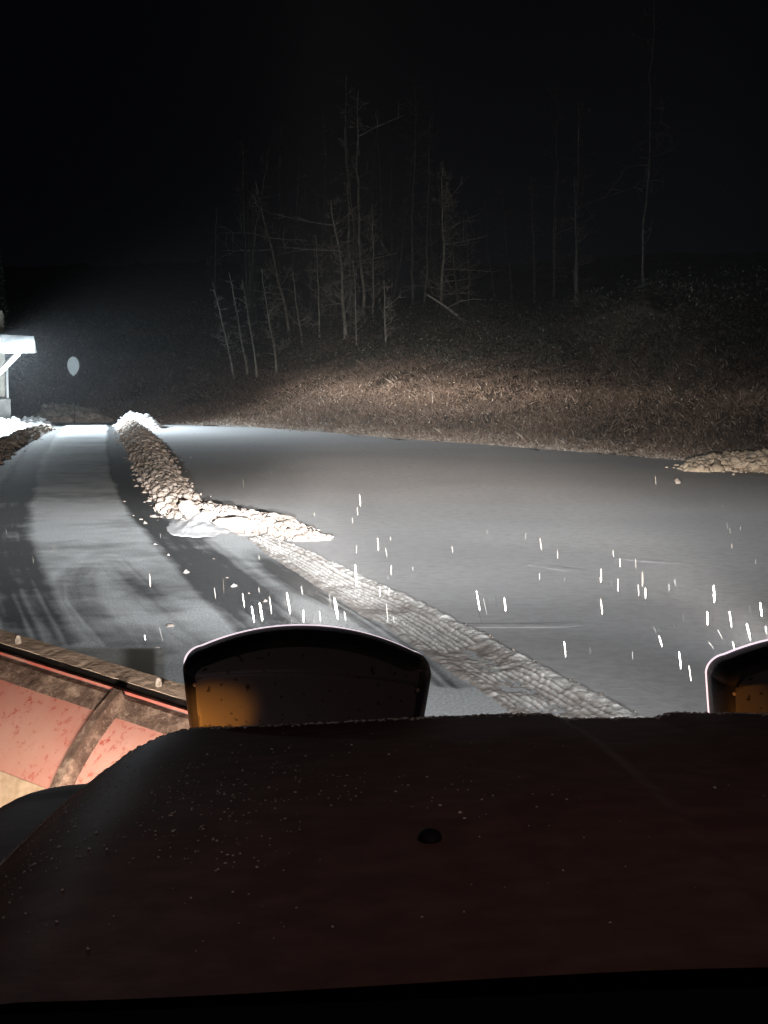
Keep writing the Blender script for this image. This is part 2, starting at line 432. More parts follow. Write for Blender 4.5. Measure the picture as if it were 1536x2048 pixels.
# pale apron with a wet brown patch close to the truck
ya = G(240, 1300)[1]
ap = 1 - sstep(YY, ya - 0.06, ya + 0.02)
pxx = (XX - CAM_X) / YY * F_PX + 680
apc = np.where((sstep(fbm(XX * 5, YY * 5, 41), 0.3, 0.6))[..., None] > 0.5, np.array([0.42, 0.41, 0.38]), np.array([0.34, 0.34, 0.32]))
wet = sstep(pxx, 225, 260) * (1 - sstep(pxx, 300, 312))
apc = apc + (np.array([0.10, 0.085, 0.06]) - apc) * wet[..., None]
rough_side = sstep(pxx, 318, 332)
apc = apc + (colr * 0.8 - apc) * rough_side[..., None]
ln = np.exp(-((YY - ya) / 0.05) ** 2) * 0.5
colr = colr + (apc - colr) * ap[..., None]
colr = colr + (np.array([0.5, 0.5, 0.48]) - colr) * (ln * (pxx < 420))[..., None]
ZZ = 0.010 + 0.010 * snow + (fbm(XX * 3, YY * 3, 50) - 0.5) * 0.006
V = np.stack([XX, YY, ZZ], -1).reshape(-1, 3)
tag(mesh_np('lane', V, grid_faces(*XX.shape)[:, ::-1], M_LANE, attrs={'cover': colr.reshape(-1, 3)}), kind='structure')

# berm pressed into ridges by tyres, between lane and lot
BERM = wl([(520, 1082), (590, 1112), (680, 1158), (800, 1218), (930, 1290), (1060, 1365), (1180, 1435), (1300, 1500), (1500, 1620)])
def resample(P, step):
    s = np.concatenate([[0], np.cumsum(np.hypot(*np.diff(P, axis=0).T))]); n = int(s[-1] / step) + 2
    q = np.linspace(0, s[-1], n); return np.stack([np.interp(q, s, P[:, 0]), np.interp(q, s, P[:, 1])], 1), q
for _ in range(2):
    Q, q = resample(BERM, 0.6)
    Q[1:-1] = (Q[:-2] + 2 * Q[1:-1] + Q[2:]) / 4; BERM = Q
Q, q = resample(BERM, 0.013)
T = np.gradient(Q, axis=0); T /= np.linalg.norm(T, axis=1, keepdims=True)
N = np.stack([-T[:, 1], T[:, 0]], 1)           # left of travel towards the camera = lot side
nw = 110
wv = np.linspace(-1, 1, nw)
half_l = np.interp(q, [0, 1.5, 4, 8, 20], [0.14, 0.28, 0.38, 0.42, 0.44]) * (0.9 + 0.3 * fbm(q * 0.9, q * 0 + 3.3, 5))
half_r = np.interp(q, [0, 1.5, 4, 8, 20], [0.14, 0.17, 0.19, 0.22, 0.24]) * (0.9 + 0.25 * fbm(q * 1.3, q * 0 + 9.3, 6))
LAT = np.where(wv[None] < 0, wv[None] * half_l[:, None], wv[None] * half_r[:, None])
XX = Q[:, 0:1] + N[:, 0:1] * LAT; YY = Q[:, 1:2] + N[:, 1:2] * LAT; RUN = np.repeat(q[:, None], nw, 1)
wig = 0.03 * np.sin(RUN * 0.7) + 0.02 * np.sin(RUN * 1.9 + 1)
u = LAT + wig
ridge = 0.050 * np.exp(-((LAT - 0.55 * half_r[:, None]) / 0.10) ** 2) * (0.55 + 0.9 * fbm(XX * 8, YY * 8, 61))
gsp = 0.046
groove = (0.5 + 0.5 * np.cos(u / gsp * 2 * np.pi)) * (0.45 + 0.8 * value_noise(u / gsp, RUN * 0.6, 77))
lug = 0.5 + 0.5 * np.sin(RUN / 0.030 * np.pi + np.round(u / gsp) * 1.7 + 3 * value_noise(RUN * 2, u * 0, 5))
inner = sstep(LAT, -half_l[:, None] * 0.95, -half_l[:, None] * 0.6) * (1 - sstep(LAT, 0.02, 0.10))
rough = fbm(XX * 14, YY * 14, 63, 5)
patchy = sstep(fbm(XX * 1.6, YY * 1.6, 66), 0.22, 0.48)
tread = inner * (patchy * 0.016 * groove + (0.008 + 0.014 * (1 - patchy)) * (rough - 0.4))
edgel = 0.022 * np.exp(-((LAT + 0.8 * half_l[:, None]) / 0.06) ** 2) * (fbm(XX * 9, YY * 9, 71) * 1.6)
env = 1 - np.abs(wv[None]) ** 6
ZZ = (0.012 + ridge + tread + edgel + 0.014 * (fbm(XX * 30, YY * 30, 64, 3) - 0.5)) * env - 0.012 * (1 - env)
ZZ += 0.006
sn = np.clip(0.16 + 0.85 * groove * inner * patchy + 0.9 * (rough - 0.5) + 0.75 * sstep(LAT, 0.03, 0.12), 0.10, 1)
sn = np.where(inner > 0.5, sn * (0.80 + 0.5 * fbm(XX * 1.2, YY * 1.2, 69)), sn)
cc = np.array([0.24, 0.20, 0.175]) + (np.array([0.86, 0.85, 0.83]) - np.array([0.24, 0.20, 0.175])) * np.clip(sn, 0, 1)[..., None]
tag(mesh_np('snow_berm', np.stack([XX, YY, ZZ], -1).reshape(-1, 3), grid_faces(*XX.shape), M_BERM, attrs={'cover': cc.reshape(-1, 3)}),
    'low ridge of churned snow pressed with tyre treads between lane and lot', 'snow ridge')
# dark crumbs along the lot side of the berm
P, S = [], []
for k in range(420):
    i = rng.integers(0, len(Q)); w = half_r[i] * rng.uniform(0.85, 1.25)
    P.append((Q[i, 0] + N[i, 0] * w, Q[i, 1] + N[i, 1] * w, 0.0)); S.append(rng.uniform(0.005, 0.014))
V, F = lumps(P, S, 4)
tag(mesh_np('snow_crumbs', V, F, M_DIRTY), 'fine dirty snow crumbs along the edge of the berm', 'snow crumbs', kind='stuff')
# thin crust lines left on the lot
for k, (line, hgt) in enumerate([([(880, 1252), (1010, 1249), (1150, 1245), (1330, 1238), (1536, 1240)], 0.009), ([(1080, 1092), (1180, 1102), (1320, 1122), (1536, 1142)], 0.008),
                           ([(1060, 1128), (1130, 1138), (1290, 1150)], 0.006)]):
    Pq, s = resample(wl(line), 0.04)
    tt = np.linspace(-1, 1, 9)
    Tn = np.gradient(Pq, axis=0); Tn /= np.linalg.norm(Tn, axis=1, keepdims=True); Nn = np.stack([-Tn[:, 1], Tn[:, 0]], 1)
    wob = (fbm(s * 0.9, s * 0 + k, 80 + k) - 0.5) * 0.35
    amp = 0.5 * np.clip(fbm(s * 1.4, s * 0 + 4, 90 + k) * 3.0 - 1.2, 0, 1.2)
    W = 0.14 * tt[None] + wob[:, None]
    Vx = Pq[:, 0:1] + Nn[:, 0:1] * W; Vy = Pq[:, 1:2] + Nn[:, 1:2] * W
    Vz = lot_z(Vx, Vy) + hgt * amp[:, None] * (1 - tt[None] ** 2) * (0.4 + 1.2 * fbm(Vx * 9, Vy * 9, 3)) - 0.0015 - 0.012 * (np.abs(tt[None]) > 0.95)
    tag(mesh_np('snow_crust', np.stack([Vx, Vy, Vz + 0 * Vx], -1).reshape(-1, 3), grid_faces(len(Pq), 9), M_LOT), kind='structure')

# ------------------------------------------------------------------ windrows and heaps of plowed snow
def heap(name, line, widths, heights, n, size, mat, label, cat, seed, base_mat=None, kind=None, big=()):
    P0 = wl(line); s0 = np.concatenate([[0], np.cumsum(np.hypot(*np.diff(P0, axis=0).T))])
    Pq, s = resample(P0, 0.06)
    wd = np.interp(s, s0, widths); ht = np.interp(s, s0, heights)
    Tn = np.gradient(Pq, axis=0); Tn /= np.linalg.norm(Tn, axis=1, keepdims=True); Nn = np.stack([-Tn[:, 1], Tn[:, 0]], 1)
    tt = np.linspace(-1, 1, 41)
    X = Pq[:, 0:1] + Nn[:, 0:1] * wd[:, None] * tt; Y = Pq[:, 1:2] + Nn[:, 1:2] * wd[:, None] * tt
    ends = np.clip(np.minimum(s, s[-1] - s) / 0.5, 0, 1)[:, None]
    Z = ht[:, None] * (1 - np.abs(tt[None]) ** 1.7) * (0.62 + 0.45 * fbm(X * 3, Y * 3, seed) + 0.5 * fbm(X * 14, Y * 14, seed + 1, 4)) * ends - 0.05
    base = mesh_np('mound', np.stack([X, Y, Z], -1).reshape(-1, 3), grid_faces(*X.shape), base_mat or mat)
    r = np.random.default_rng(seed)
    P, S = [], []
    for k in range(n):
        i = r.integers(0, len(Pq)); a = np.clip(r.normal(0, 0.42), -1.15, 1.15)
        sz = size * r.lognormal(-0.35, 0.75); sz = min(sz, size * 2.4) * (0.8 if abs(a) > 0.8 else 1)
        e = float(ends[i, 0])
        if r.random() < .16: a *= r.uniform(1.1, 1.7); sz *= .45
        z = ht[i] * max(0, 1 - abs(a) ** 1.7) * r.uniform(0.85, 1.08) * e
        P.append((Pq[i, 0] + Nn[i, 0] * wd[i] * a, Pq[i, 1] + Nn[i, 1] * wd[i] * a, z - sz * 0.12)); S.append(sz * 0.62)
    V, F = lumps(P, S, seed)
    o = mesh_np('lumps', V, F, mat)
    # join mound and lumps: one heap is one object
    bm = bmesh.new(); bm.from_mesh(base.data); bm.from_mesh(o.data)
    for f in bm.faces: f.smooth = True
    me = bpy.data.meshes.new(name); bm.to_mesh(me); bm.free(); me.materials.append(mat)
    for q_ in (base, o): bpy.data.objects.remove(q_)
    h = bpy.data.objects.new(name, me); COL.objects.link(h)
    return tag(h, label, cat, kind=kind)

heap('snow_windrow', [(258, 852), (280, 885), (305, 930), (335, 985), (372, 1032)], [0.42, 0.50, 0.44, 0.36, 0.36], [0.20, 0.25, 0.22, 0.20, 0.18], 8000, 0.050, M_TAN,
     'long windrow of lumpy plowed snow along the right edge of the lane', 'snow ridge', 3)
heap('snow_windrow', [(362, 1032), (430, 1043), (500, 1055), (560, 1064), (628, 1078)], [0.34, 0.42, 0.42, 0.36, 0.20], [0.16, 0.17, 0.15, 0.12, 0.05], 2600, 0.052, M_LUMP,
     'short pale windrow of snow slabs turning off towards the lot', 'snow ridge', 5)
heap('snow_windrow', [(-60, 940), (0, 902), (50, 876), (92, 858)], [0.5, 0.5, 0.45, 0.35], [0.20, 0.21, 0.20, 0.15], 1500, 0.055, M_DIRTY,
     'brown dirty windrow along the left edge of the lane', 'snow ridge', 7)
heap('snow_bank', [(-30, 858), (40, 853), (80, 852), (108, 852)], [0.7, 0.6, 0.6, 0.5], [0.28, 0.24, 0.34, 0.2], 260, 0.07, M_FRESH,
     'bright white snow bank in front of the cabin foundation', 'snow bank', 9)
heap('snow_bank', [(240, 850), (262, 851), (290, 853), (310, 857)], [0.5, 0.55, 0.5, 0.3], [0.28, 0.42, 0.34, 0.15], 260, 0.07, M_FRESH,
     'bright white snow heap at the far end of the long windrow', 'snow bank', 10)
heap('snow_pile', [(1398, 942), (1430, 936), (1480, 934), (1540, 936), (1640, 940)], [0.22, 0.75, 1.05, 1.2, 1.0], [0.05, 0.17, 0.22, 0.25, 0.2], 2600, 0.085, M_PILE,
     'cream coloured pile of broken snow on the right edge of the lot', 'snow pile', 12)
heap('brush_heap', [(58, 845), (105, 844.5), (150, 844.5), (220, 845)], [0.6, 1.2, 1.2, 0.5], [0.25, 0.62, 0.55, 0.25], 700, 0.11, M_DIRTY,
     'low brown heap in the dark past the end of the lane', 'heap', 14)
# smooth white fan of snow where the two windrows meet
c = G(392, 1046); XX, YY = np.meshgrid(np.linspace(-1, 1, 60), np.linspace(-1, 1, 60), indexing='ij')
rr = np.hypot(XX, YY) + 0.55 * (fbm(XX * 2.2 + 5, YY * 2.2, 78, 4) - 0.5)
Z = 0.10 * np.clip(1 - rr, 0, 1) ** 1.9 * (0.35 + 1.3 * fbm(XX * 5 + 9, YY * 5, 77, 5)) - 0.05 * sstep(rr, .8, 1.0) + 0.016
V = np.stack([c[0] + 0.10 + XX * 0.42 - YY * 0.08, c[1] - 0.2 + YY * 1.8, Z], -1).reshape(-1, 3)
tag(mesh_np('snow_drift', V, grid_faces(60, 60), M_FRESH), 'smooth white drift at the bend between the two windrows', 'snow drift')
# big slabs and loose clumps
def clump(px, py, s, label, mat=M_LUMP, group=None, z=0.0, seed=0, name='snow_clump', sq=(1, 1, 1)):
    p = G(px, py, z); V, F = lumps([(0, 0, 0)], [s], seed, True)
    o = mesh_np(name, V * np.array(sq), F, mat); o.location = (p[0], p[1], z + s * 0.45)
    return tag(o, label, 'snow clump', group)
clump(378, 1026, 0.12, 'largest rounded lump of snow on top of the bend in the windrow', z=0.13, seed=2, name='snow_lump')
clump(470, 1060, 0.17, 'long smooth tan slab of snow lying across the short windrow', M_TAN, z=0.03, seed=3, name='snow_slab', sq=(1.7, 1.0, 0.55))
clump(545, 1050, 0.13, 'rounded pale snow slab at the back of the short windrow', z=0.06, seed=6, name='snow_slab', sq=(1.5, 1, 0.6))
for k, (px, py, s) in enumerate([(282, 1041, .022), (290, 1049, .026), (310, 1092, .02), (336, 1113, .018), (372, 1148, .028), (340, 1258, .036),
                                 (248, 1005, .018), (468, 1176, .024), (498, 1190, .018), (455, 1158, .016), (530, 1206, .02), (428, 1120, .014), (395, 1098, .013), (665, 1076, .02), (1355, 966, .05), (315, 1300, .02)]):
    clump(px, py, s, 'small loose clump of snow dropped on the scraped ground', seed=20 + k, group='loose snow clumps')

# ------------------------------------------------------------------ grass and brush on the bank (uncountable)
def blades(n, xr, tr, hgt, wid, mat, name, label, seed, dens=None, kind='stuff', cat='grass'):
    r = np.random.default_rng(seed)
    X = r.uniform(*xr, n); t_ = r.uniform(*tr, n) if dens is None else tr[0] + (tr[1] - tr[0]) * r.beta(*dens, n)
    s = (y_foot(X + 0.8) - y_foot(X - 0.8)) / 1.6
    Y = y_foot(X) + t_ * np.sqrt(1 + s * s)
    pat = fbm(X * 0.9, Y * 0.9, seed)
    keep = pat + r.uniform(-0.25, 0.25, n) > 0.40
    X, Y, t_, pat = X[keep], Y[keep], t_[keep], pat[keep]; n = len(X)
    Z = z_bank(X, Y) - 0.04
    h = hgt * r.lognormal(0, 0.35, n) * (0.6 + 0.8 * pat); a = r.uniform(0, np.pi, n); w = wid * r.uniform(0.6, 1.4, n)
    lean = r.normal(0, 1.0, (n, 2)) * h[:, None]
    B = np.stack([X, Y, Z], 1); D = np.stack([np.cos(a), np.sin(a) * 0.5, 0 * a], 1) * w[:, None]
    Tip = B + np.stack([lean[:, 0], lean[:, 1], h], 1)
    mid = (B + Tip) / 2 + D * 0 + np.stack([-lean[:, 0] * 0.15, 0 * h, h * 0.08], 1)
    V = np.stack([B - D, B + D, mid + D * 0.8, Tip, mid - D * 0.8], 1).reshape(-1, 3)
    F = np.arange(n)[:, None] * 5 + np.arange(5)[None]
    return tag(mesh_np(name, V, F, mat, smooth=False), label, cat, kind=kind)
blades(200000, (-24, 14), (0.4, 9.5), 0.115, 0.013, M_GRASS, 'dry_grass', 'brown dry grass covering the bank', 31, (1.0, 1.25))
blades(40000, (-14, 14), (-0.1, 0.8), 0.06, 0.014, M_VERGE, 'frosted_grass', 'frosted grass and snow along the foot of the bank', 32)
def brush(n, xr, tr, mat, name, label, seed):
    r = np.random.default_rng(seed)
    k = n // 60
    X = r.uniform(*xr, k); t_ = r.uniform(*tr, k); s = (y_foot(X + 0.8) - y_foot(X - 0.8)) / 1.6
    Y = y_foot(X) + t_ * np.sqrt(1 + s * s); Z = z_bank(X, Y)
    rad = r.uniform(0.35, 0.9, k)
    idx = np.repeat(np.arange(k), 60); n = len(idx)
    d = r.normal(0, 1, (n, 3)); d /= np.linalg.norm(d, axis=1, keepdims=True); d *= (r.uniform(0.25, 1.1, n))[:, None]
    C = np.stack([X[idx], Y[idx], Z[idx] + rad[idx] * 0.4], 1) + d * rad[idx][:, None] * np.array([1, 1, 0.75])
    u = r.normal(0, 1, (n, 3)); u /= np.linalg.norm(u, axis=1, keepdims=True)
    v = np.cross(u, r.normal(0, 1, (n, 3))); v /= np.linalg.norm(v, axis=1, keepdims=True)
    sz = r.uniform(0.02, 0.05, n)[:, None]
    V = np.stack([C - u * sz * 1.6, C + v * sz * 0.6, C + u * sz * 1.6, C - v * sz * 0.6], 1).reshape(-1, 3)
    return tag(mesh_np(name, V, np.arange(n)[:, None] * 4 + np.arange(4)[None], mat, smooth=False), label, 'brush', kind='stuff')
def litter(n, xr, tr, mat, name, label, seed):
    r = np.random.default_rng(seed)
    X = r.uniform(*xr, n); t_ = tr[0] + (tr[1] - tr[0]) * r.beta(1.0, 1.2, n); s = (y_foot(X + 0.8) - y_foot(X - 0.8)) / 1.6
    Y = y_foot(X) + t_ * np.sqrt(1 + s * s); pat = fbm(X * 1.3, Y * 1.3, seed, 5)
    C = np.stack([X, Y, z_bank(X, Y) - 0.02 + r.uniform(0, 1, n) ** 1.5 * 0.42 * sstep(pat, 0.30, 0.62)], 1)
    u = r.normal(0, 1, (n, 3)); u /= np.linalg.norm(u, axis=1, keepdims=True)
    v = np.cross(u, r.normal(0, 1, (n, 3))); v /= np.linalg.norm(v, axis=1, keepdims=True)
    sz = r.uniform(0.010, 0.028, n)[:, None]
    V = np.stack([C - u * sz * 1.5, C + v * sz * 0.7, C + u * sz * 1.5, C - v * sz * 0.7], 1).reshape(-1, 3)
    return tag(mesh_np(name, V, np.arange(n)[:, None] * 4 + np.arange(4)[None], mat, smooth=False), label, 'weeds', kind='stuff')
litter(170000, (-20, 14), (0.2, 9.5), M_GRASS, 'dry_weeds', 'dead brown weeds and leaves over the bank', 51)
brush(80000, (-16, 16), (5.0, 12.5), M_BRUSH, 'brush', 'dark low brush along the top of the bank', 41)

# ------------------------------------------------------------------ bare trees
def bare_tree(base, top, r0, n_br, label, seed, spread=0.16, side=0, mat=M_BARK, tmat=M_TWIG, group='bare trees on the bank', big=(), name='bare_tree'):
    r = np.random.default_rng(seed)
    base = np.asarray(base, float); top = np.asarray(top, float); H = np.linalg.norm(top - base)
    root = empty(name, base)
    k = max(8, int(H / 0.45)); s = np.linspace(0, 1, k)
    wob = np.cumsum(r.normal(0, 0.035, (k, 2)), 0); wob -= s[:, None] * wob[-1]
    P = s[:, None] * (top - base)[None]; P[:, :2] += wob * min(1, H / 6)
    rad = r0 * (1 - 0.86 * s) + 0.006; rad[0] *= 1.35
    P[0, 2] -= 0.3
    V, F = tubes([P], [rad], 8); mesh_np('trunk', V, F, mat, root)
    paths, radii = [], []
    def limb(p, d, L, rr, lvl, up, wob=.16):
        m = 7; pts = [p]; dd = d.copy()
        for i in range(m):
            dd = dd + np.array([r.normal(0, wob), r.normal(0, wob), r.normal(up, wob * .9)]); dd /= np.linalg.norm(dd)
            pts.append(pts[-1] + dd * L / m)
        paths.append(np.array(pts)); radii.append(np.linspace(rr, rr * 0.3, m + 1))
        if lvl < 2:
            for q_ in range(r.integers(3, 6) if lvl == 0 else r.integers(1, 4)):
                j = r.integers(2, m); a = np.array([r.normal(0, 1), r.normal(0, 1), r.normal(0.2, .6)]); a /= np.linalg.norm(a)
                nd = dd * 0.6 + a * 0.8; nd /= np.linalg.norm(nd)
                limb(pts[j], nd, L * r.uniform(0.3, 0.65), max(.008, rr * 0.55), lvl + 1, up)
    for b in range(n_br):
        f = r.uniform(0.12, 0.97) ** 0.9; i = min(int(f * (k - 1)), k - 2); p = P[i] + (P[i + 1] - P[i]) * (f * (k - 1) - i)
        a = r.uniform(0, 2 * np.pi) if not side or r.random() < 0.35 else (r.normal(0, 0.6) if side > 0 else np.pi + r.normal(0, 0.6))
        L = H * spread * r.uniform(0.35, 1.15) * (1.15 - 0.75 * f)
        limb(p, np.array([math.cos(a), math.sin(a), r.normal(0.1, 0.25)]), L, max(0.012, rad[i] * 0.36), 0, r.normal(0.05, 0.08))
    for f, dx, dz in big:
        i = min(int(f * (k - 1)), k - 2); limb(P[i], np.array([np.sign(dx), 0.1, dz]) / np.linalg.norm([1, 0.1, dz]), abs(dx) * 1.15, max(0.030, rad[i] * 0.6), 0, 0.0, .07)
    V, F = tubes(paths, radii, 4); mesh_np('crown', V, F, tmat, root)
    return tag(root, label, 'tree', group)

TREES = [  # base pixel, top pixel, radius, branches, label, spread, side, big limbs
 ((885, 640), (886, 335), .060, 30, 'pale bare tree with ladder of long limbs reaching right, above the fallen log', .17, 1, [(.22, 1.2, .1), (.40, 1.5, .12), (.55, 1.6, .2), (.63, 1.5, .35), (.30, 1.1, .1), (.78, 1.1, 1.0)]),
 ((849, 615), (862, 235), .065, 30, 'tall straight bare tree just left of the ladder limbed tree', .10, 0, []),
 ((824, 610), (826, 150), .070, 24, 'tallest bare trunk rising highest into the dark sky', .10, 0, [(.74, 1.3, .9), (.72, -.9, .4)]),
 ((724, 640), (717, 180), .065, 18, 'second tallest bare trunk with one limb slanting up right', .11, 0, [(.8, 1.9, .5)]),
 ((704, 640), (689, 255), .055, 18, 'thin tall bare tree close beside the second tallest trunk', .10, 0, []),
 ((690, 678), (662, 400), .075, 34, 'thick crooked tree forking into long arms at its top', .16, 0, [(.85, -2.0, .25), (.86, 1.0, .7), (.58, 2.0, .2), (.72, -2.2, .05)]),
 ((580, 680), (511, 362), .060, 22, 'bare tree leaning left with level limbs near the top', .17, -1, [(.62, -1.9, .05), (.33, -2.0, .05), (.70, -1.9, .3), (.68, 1.4, 0)]),
 ((605, 690), (582, 530), .040, 12, 'short bare stem with a hooked twig at half height', .18, 0, [(.42, .5, .6)]),
 ((550, 748), (524, 535), .042, 18, 'lit sapling standing rightmost of the four pale stems on the left', .14, 0, [(.62, .6, .9)]),
 ((515, 757), (484, 560), .036, 10, 'smooth pale sapling, second from right of the four stems on the left', .10, 0, []),
 ((496, 752), (458, 545), .036, 12, 'pale sapling with few twigs, third from right of the four stems', .10, 0, []),
 ((470, 757), (425, 565), .032, 14, 'leftmost and faintest of the four pale saplings', .12, 0, []),
 ((773, 695), (768, 560), .034, 16, 'small forked bare tree with a curved twig to the right', .2, 1, [(.6, .7, 1.1)]),
 ((936, 612), (933, 450), .040, 14, 'dim bare tree right of the ladder limbed tree', .2, 0, [(.35, 1.0, .2)]),
 ((748, 650), (744, 410), .040, 20, 'twiggy bare tree between the crooked tree and the tall trunk', .15, 0, []),
 ((1068, 605), (1062, 350), .055, 16, 'dim bare trunk leftmost of the three on the right', .12, 0, []),
 ((1107, 605), (1112, 415), .050, 14, 'dim bare trunk with one curved arm, middle of the three on the right', .14, 1, [(.72, 1.6, .5), (.52, 1.1, .3)]),
 ((1157, 600), (1149, 355), .065, 14, 'dim thicker trunk with an arching limb, rightmost of the three on the right', .14, 1, [(.85, 2.2, .3)]),
 ((640, 690), (632, 470), .035, 20, 'thin twiggy tree left of the thick crooked tree', .2, 0, []),
 ((715, 690), (706, 520), .030, 18, 'slender young tree right beside the thick crooked tree', .2, 0, []),
]
for k, (b, tp, r0, nb, lab, sp, sd, big) in enumerate(TREES):
    q = hit_bank(*b); Y = q[1] + 0.05
    bare_tree(q, at(tp[0], tp[1], Y), r0, int(nb * 1.7), lab, 100 + k, sp * 1.2, sd, M_DIMBARK if 'on the right' in lab else M_BARK, M_DIMBARK if 'on the right' in lab else M_TWIG, big=big)
for k in range(46):
    px = random.uniform(410, 960) if random.random() < .86 else random.uniform(960, 1500); q = hit_bank(px, random.uniform(600, 640) if px > 700 else random.uniform(640, 700))
    q[1] += random.uniform(1, 9); q[2] = float(z_bank(np.array(q[0]), np.array(q[1])))
    H = random.uniform(4.5, 10)
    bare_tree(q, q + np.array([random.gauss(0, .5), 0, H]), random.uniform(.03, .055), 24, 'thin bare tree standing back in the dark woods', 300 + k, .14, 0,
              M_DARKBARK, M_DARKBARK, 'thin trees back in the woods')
# fallen log
a = hit_bank(929, 643); b = at(853, 589, a[1] - 0.1)
P = np.linspace(a, b, 12); P[:, 2] += np.sin(np.linspace(0, 3.1, 12)) * 0.05
twig = np.array([P[5], P[5] + (.5, 0, .25), P[5] + (1.0, 0, .32), P[5] + (1.4, 0, .28)])
root = empty('fallen_log', a); Pl = P - a
V, F = tubes([Pl], [np.linspace(.055, .03, 12)], 8); mesh_np('trunk', V, F, M_BARK, root)
V, F = tubes([twig - a], [np.linspace(.025, .01, 4)], 5); mesh_np('branch', V, F, M_TWIG, root)
tag(root, 'fallen pale log leaning across the foot of the ladder limbed tree', 'log')

# evergreen beside the cabin
def evergreen(base, H, rad, label, seed):
    r = np.random.default_rng(seed); root = empty('evergreen_tree', base)
    V, F = tubes([np.array([(0, 0, -.2), (0, 0, H * .5), (0, 0, H)])], [np.array([.16, .09, .02])], 8); mesh_np('trunk', V, F, M_DARKBARK, root)
    n = 26000; f = r.uniform(0.04, 1, n) ** 0.8
    tier = np.floor(f * 22) / 22; fr = f * 22 - np.floor(f * 22)
    a = np.round(r.uniform(0, 2 * np.pi, n) / .42 + tier * 9) * .42 + r.normal(0, .10, n)
    d = rad * (1.02 - f) * r.uniform(0.1, 1, n) ** .7 * (1 - .35 * fr)
    C = np.stack([np.cos(a) * d, np.sin(a) * d, f * H - d * .28 + r.normal(0, .05, n)], 1)
    u = np.stack([np.cos(a), np.sin(a), -.35 + r.normal(0, .3, n)], 1); v = np.stack([-np.sin(a), np.cos(a), r.normal(0, .4, n)], 1)
    s = r.uniform(.05, .11, n)[:, None]
    V = np.stack([C - u * s, C + v * s * .3, C + u * s, C - v * s * .3], 1).reshape(-1, 3)
    mesh_np('crown', V, np.arange(n)[:, None] * 4 + np.arange(4)[None], M_NEEDLE, root, smooth=False)
    return tag(root, label, 'tree')
q = at(-8, 840, 54.0); evergreen((q[0], q[1], 0.1), 8.2, 0.95, 'tall narrow evergreen rising behind the floodlit cabin', 5)

# ------------------------------------------------------------------ cabin with a floodlight, far left
CY = 49.0
def cx(px): return CAM_X + CY * (px - 680) / F_PX
def cz(py): return CAM_H - CY * (py - 740) / F_PX
cab = empty('log_cabin', (cx(0), CY, 0), R(15))
tag(cab, 'floodlit log cabin at the left edge with a braced porch roof and concrete foundation', 'cabin')
def local(c): return (c[0] - cx(0), c[1] - CY, c[2])
cornerX = cx(11)
bm = bmesh.new()
nlog = 16
for k in range(nlog):                                   # logs of the camera-facing and right-facing walls
    z = 0.95 + k * 0.17
    for a, b in (((cornerX - 6, CY + .2, z), (cornerX + .12, CY + .2, z)), ((cornerX, CY + .05, z + .085), (cornerX, CY + 5.5, z + .085))):
        A, B = Vector(local(a)), Vector(local(b)); d = B - A
        M = Matrix.Translation((A + B) / 2) @ d.to_track_quat('Z', 'Y').to_matrix().to_4x4()
        bmesh.ops.create_cone(bm, cap_ends=True, segments=10, radius1=.088, radius2=.088, depth=d.length, matrix=M)
obj_bm('wall', bm, M_LOG, cab)
bm = bmesh.new(); add_box(bm, local((cornerX - 2.9, CY + 2.75, .42)), (6.3, 5.7, .95), bevel=.02); obj_bm('foundation', bm, M_CONC, cab)
for c_, d_ in (((cornerX + .17, CY + .1, 1.45), (.07, .1, 1.1)), ((cornerX - .06, CY + .02, 4.5), (.09, .09, 1.25))):
    bm = bmesh.new(); add_box(bm, local(c_), d_); obj_bm('corner_trim', bm, M_WHITE, cab)
# gable roof of the cabin, out of frame
bm = bmesh.new()
A = [Vector(local(v)) for v in ((cornerX - 6.4, CY - .3, 3.72), (cornerX - .35, CY - .3, 3.72), (cornerX - .35, CY + 2.8, 5.6), (cornerX - 6.4, CY + 2.8, 5.6), (cornerX - .35, CY + 5.9, 3.72), (cornerX - 6.4, CY + 5.9, 3.72))]
vs = [bm.verts.new(v) for v in A] + [bm.verts.new(v - Vector((0, 0, .16))) for v in A]
for f in ((0, 1, 2, 3), (3, 2, 4, 5), (6, 9, 8, 7), (9, 11, 10, 8), (0, 6, 7, 1), (4, 10, 11, 5), (0, 3, 9, 6), (3, 5, 11, 9), (1, 7, 8, 2), (2, 8, 10, 4)): bm.faces.new([vs[i] for i in f])
obj_bm('roof', bm, M_ROOF, cab)
# porch roof cantilevered to the right, carried by a diagonal brace
x0, x1 = cx(6), cx(72)
bm = bmesh.new()
prof = [(x0, cz(671)), (x1, cz(674)), (x1 + .09, cz(707)), (x0, cz(704))]
vs = [bm.verts.new(local((x, CY - .6, z))) for x, z in prof] + [bm.verts.new(local((x + .02, CY + 1.4, z + .25))) for x, z in prof]
for f in ((0, 1, 2, 3), (7, 6, 5, 4), (0, 4, 5, 1), (1, 5, 6, 2), (2, 6, 7, 3), (3, 7, 4, 0)): bm.faces.new([vs[i] for i in f])
pr = obj_bm('porch_roof', bm, M_ROOF, cab)
bm = bmesh.new(); add_box(bm, local(((x0 + x1) / 2 + .02, CY - .63, cz(697))), (x1 - x0, .04, .30)); obj_bm('fascia', bm, M_WHITE, pr)
for dy in (-.55, 1.2):
    bm = bmesh.new()
    A, B = Vector(local((cx(45), CY + dy, cz(706)))), Vector(local((cx(1), CY + dy, cz(751)))); d = B - A
    add_box(bm, (A + B) / 2, (.13, .12, d.length), d.to_track_quat('Z', 'Y').to_matrix().to_4x4())
    obj_bm('brace', bm, M_WHITE, cab)
fl = empty('floodlight', (cx(9), CY - .72, cz(682)))
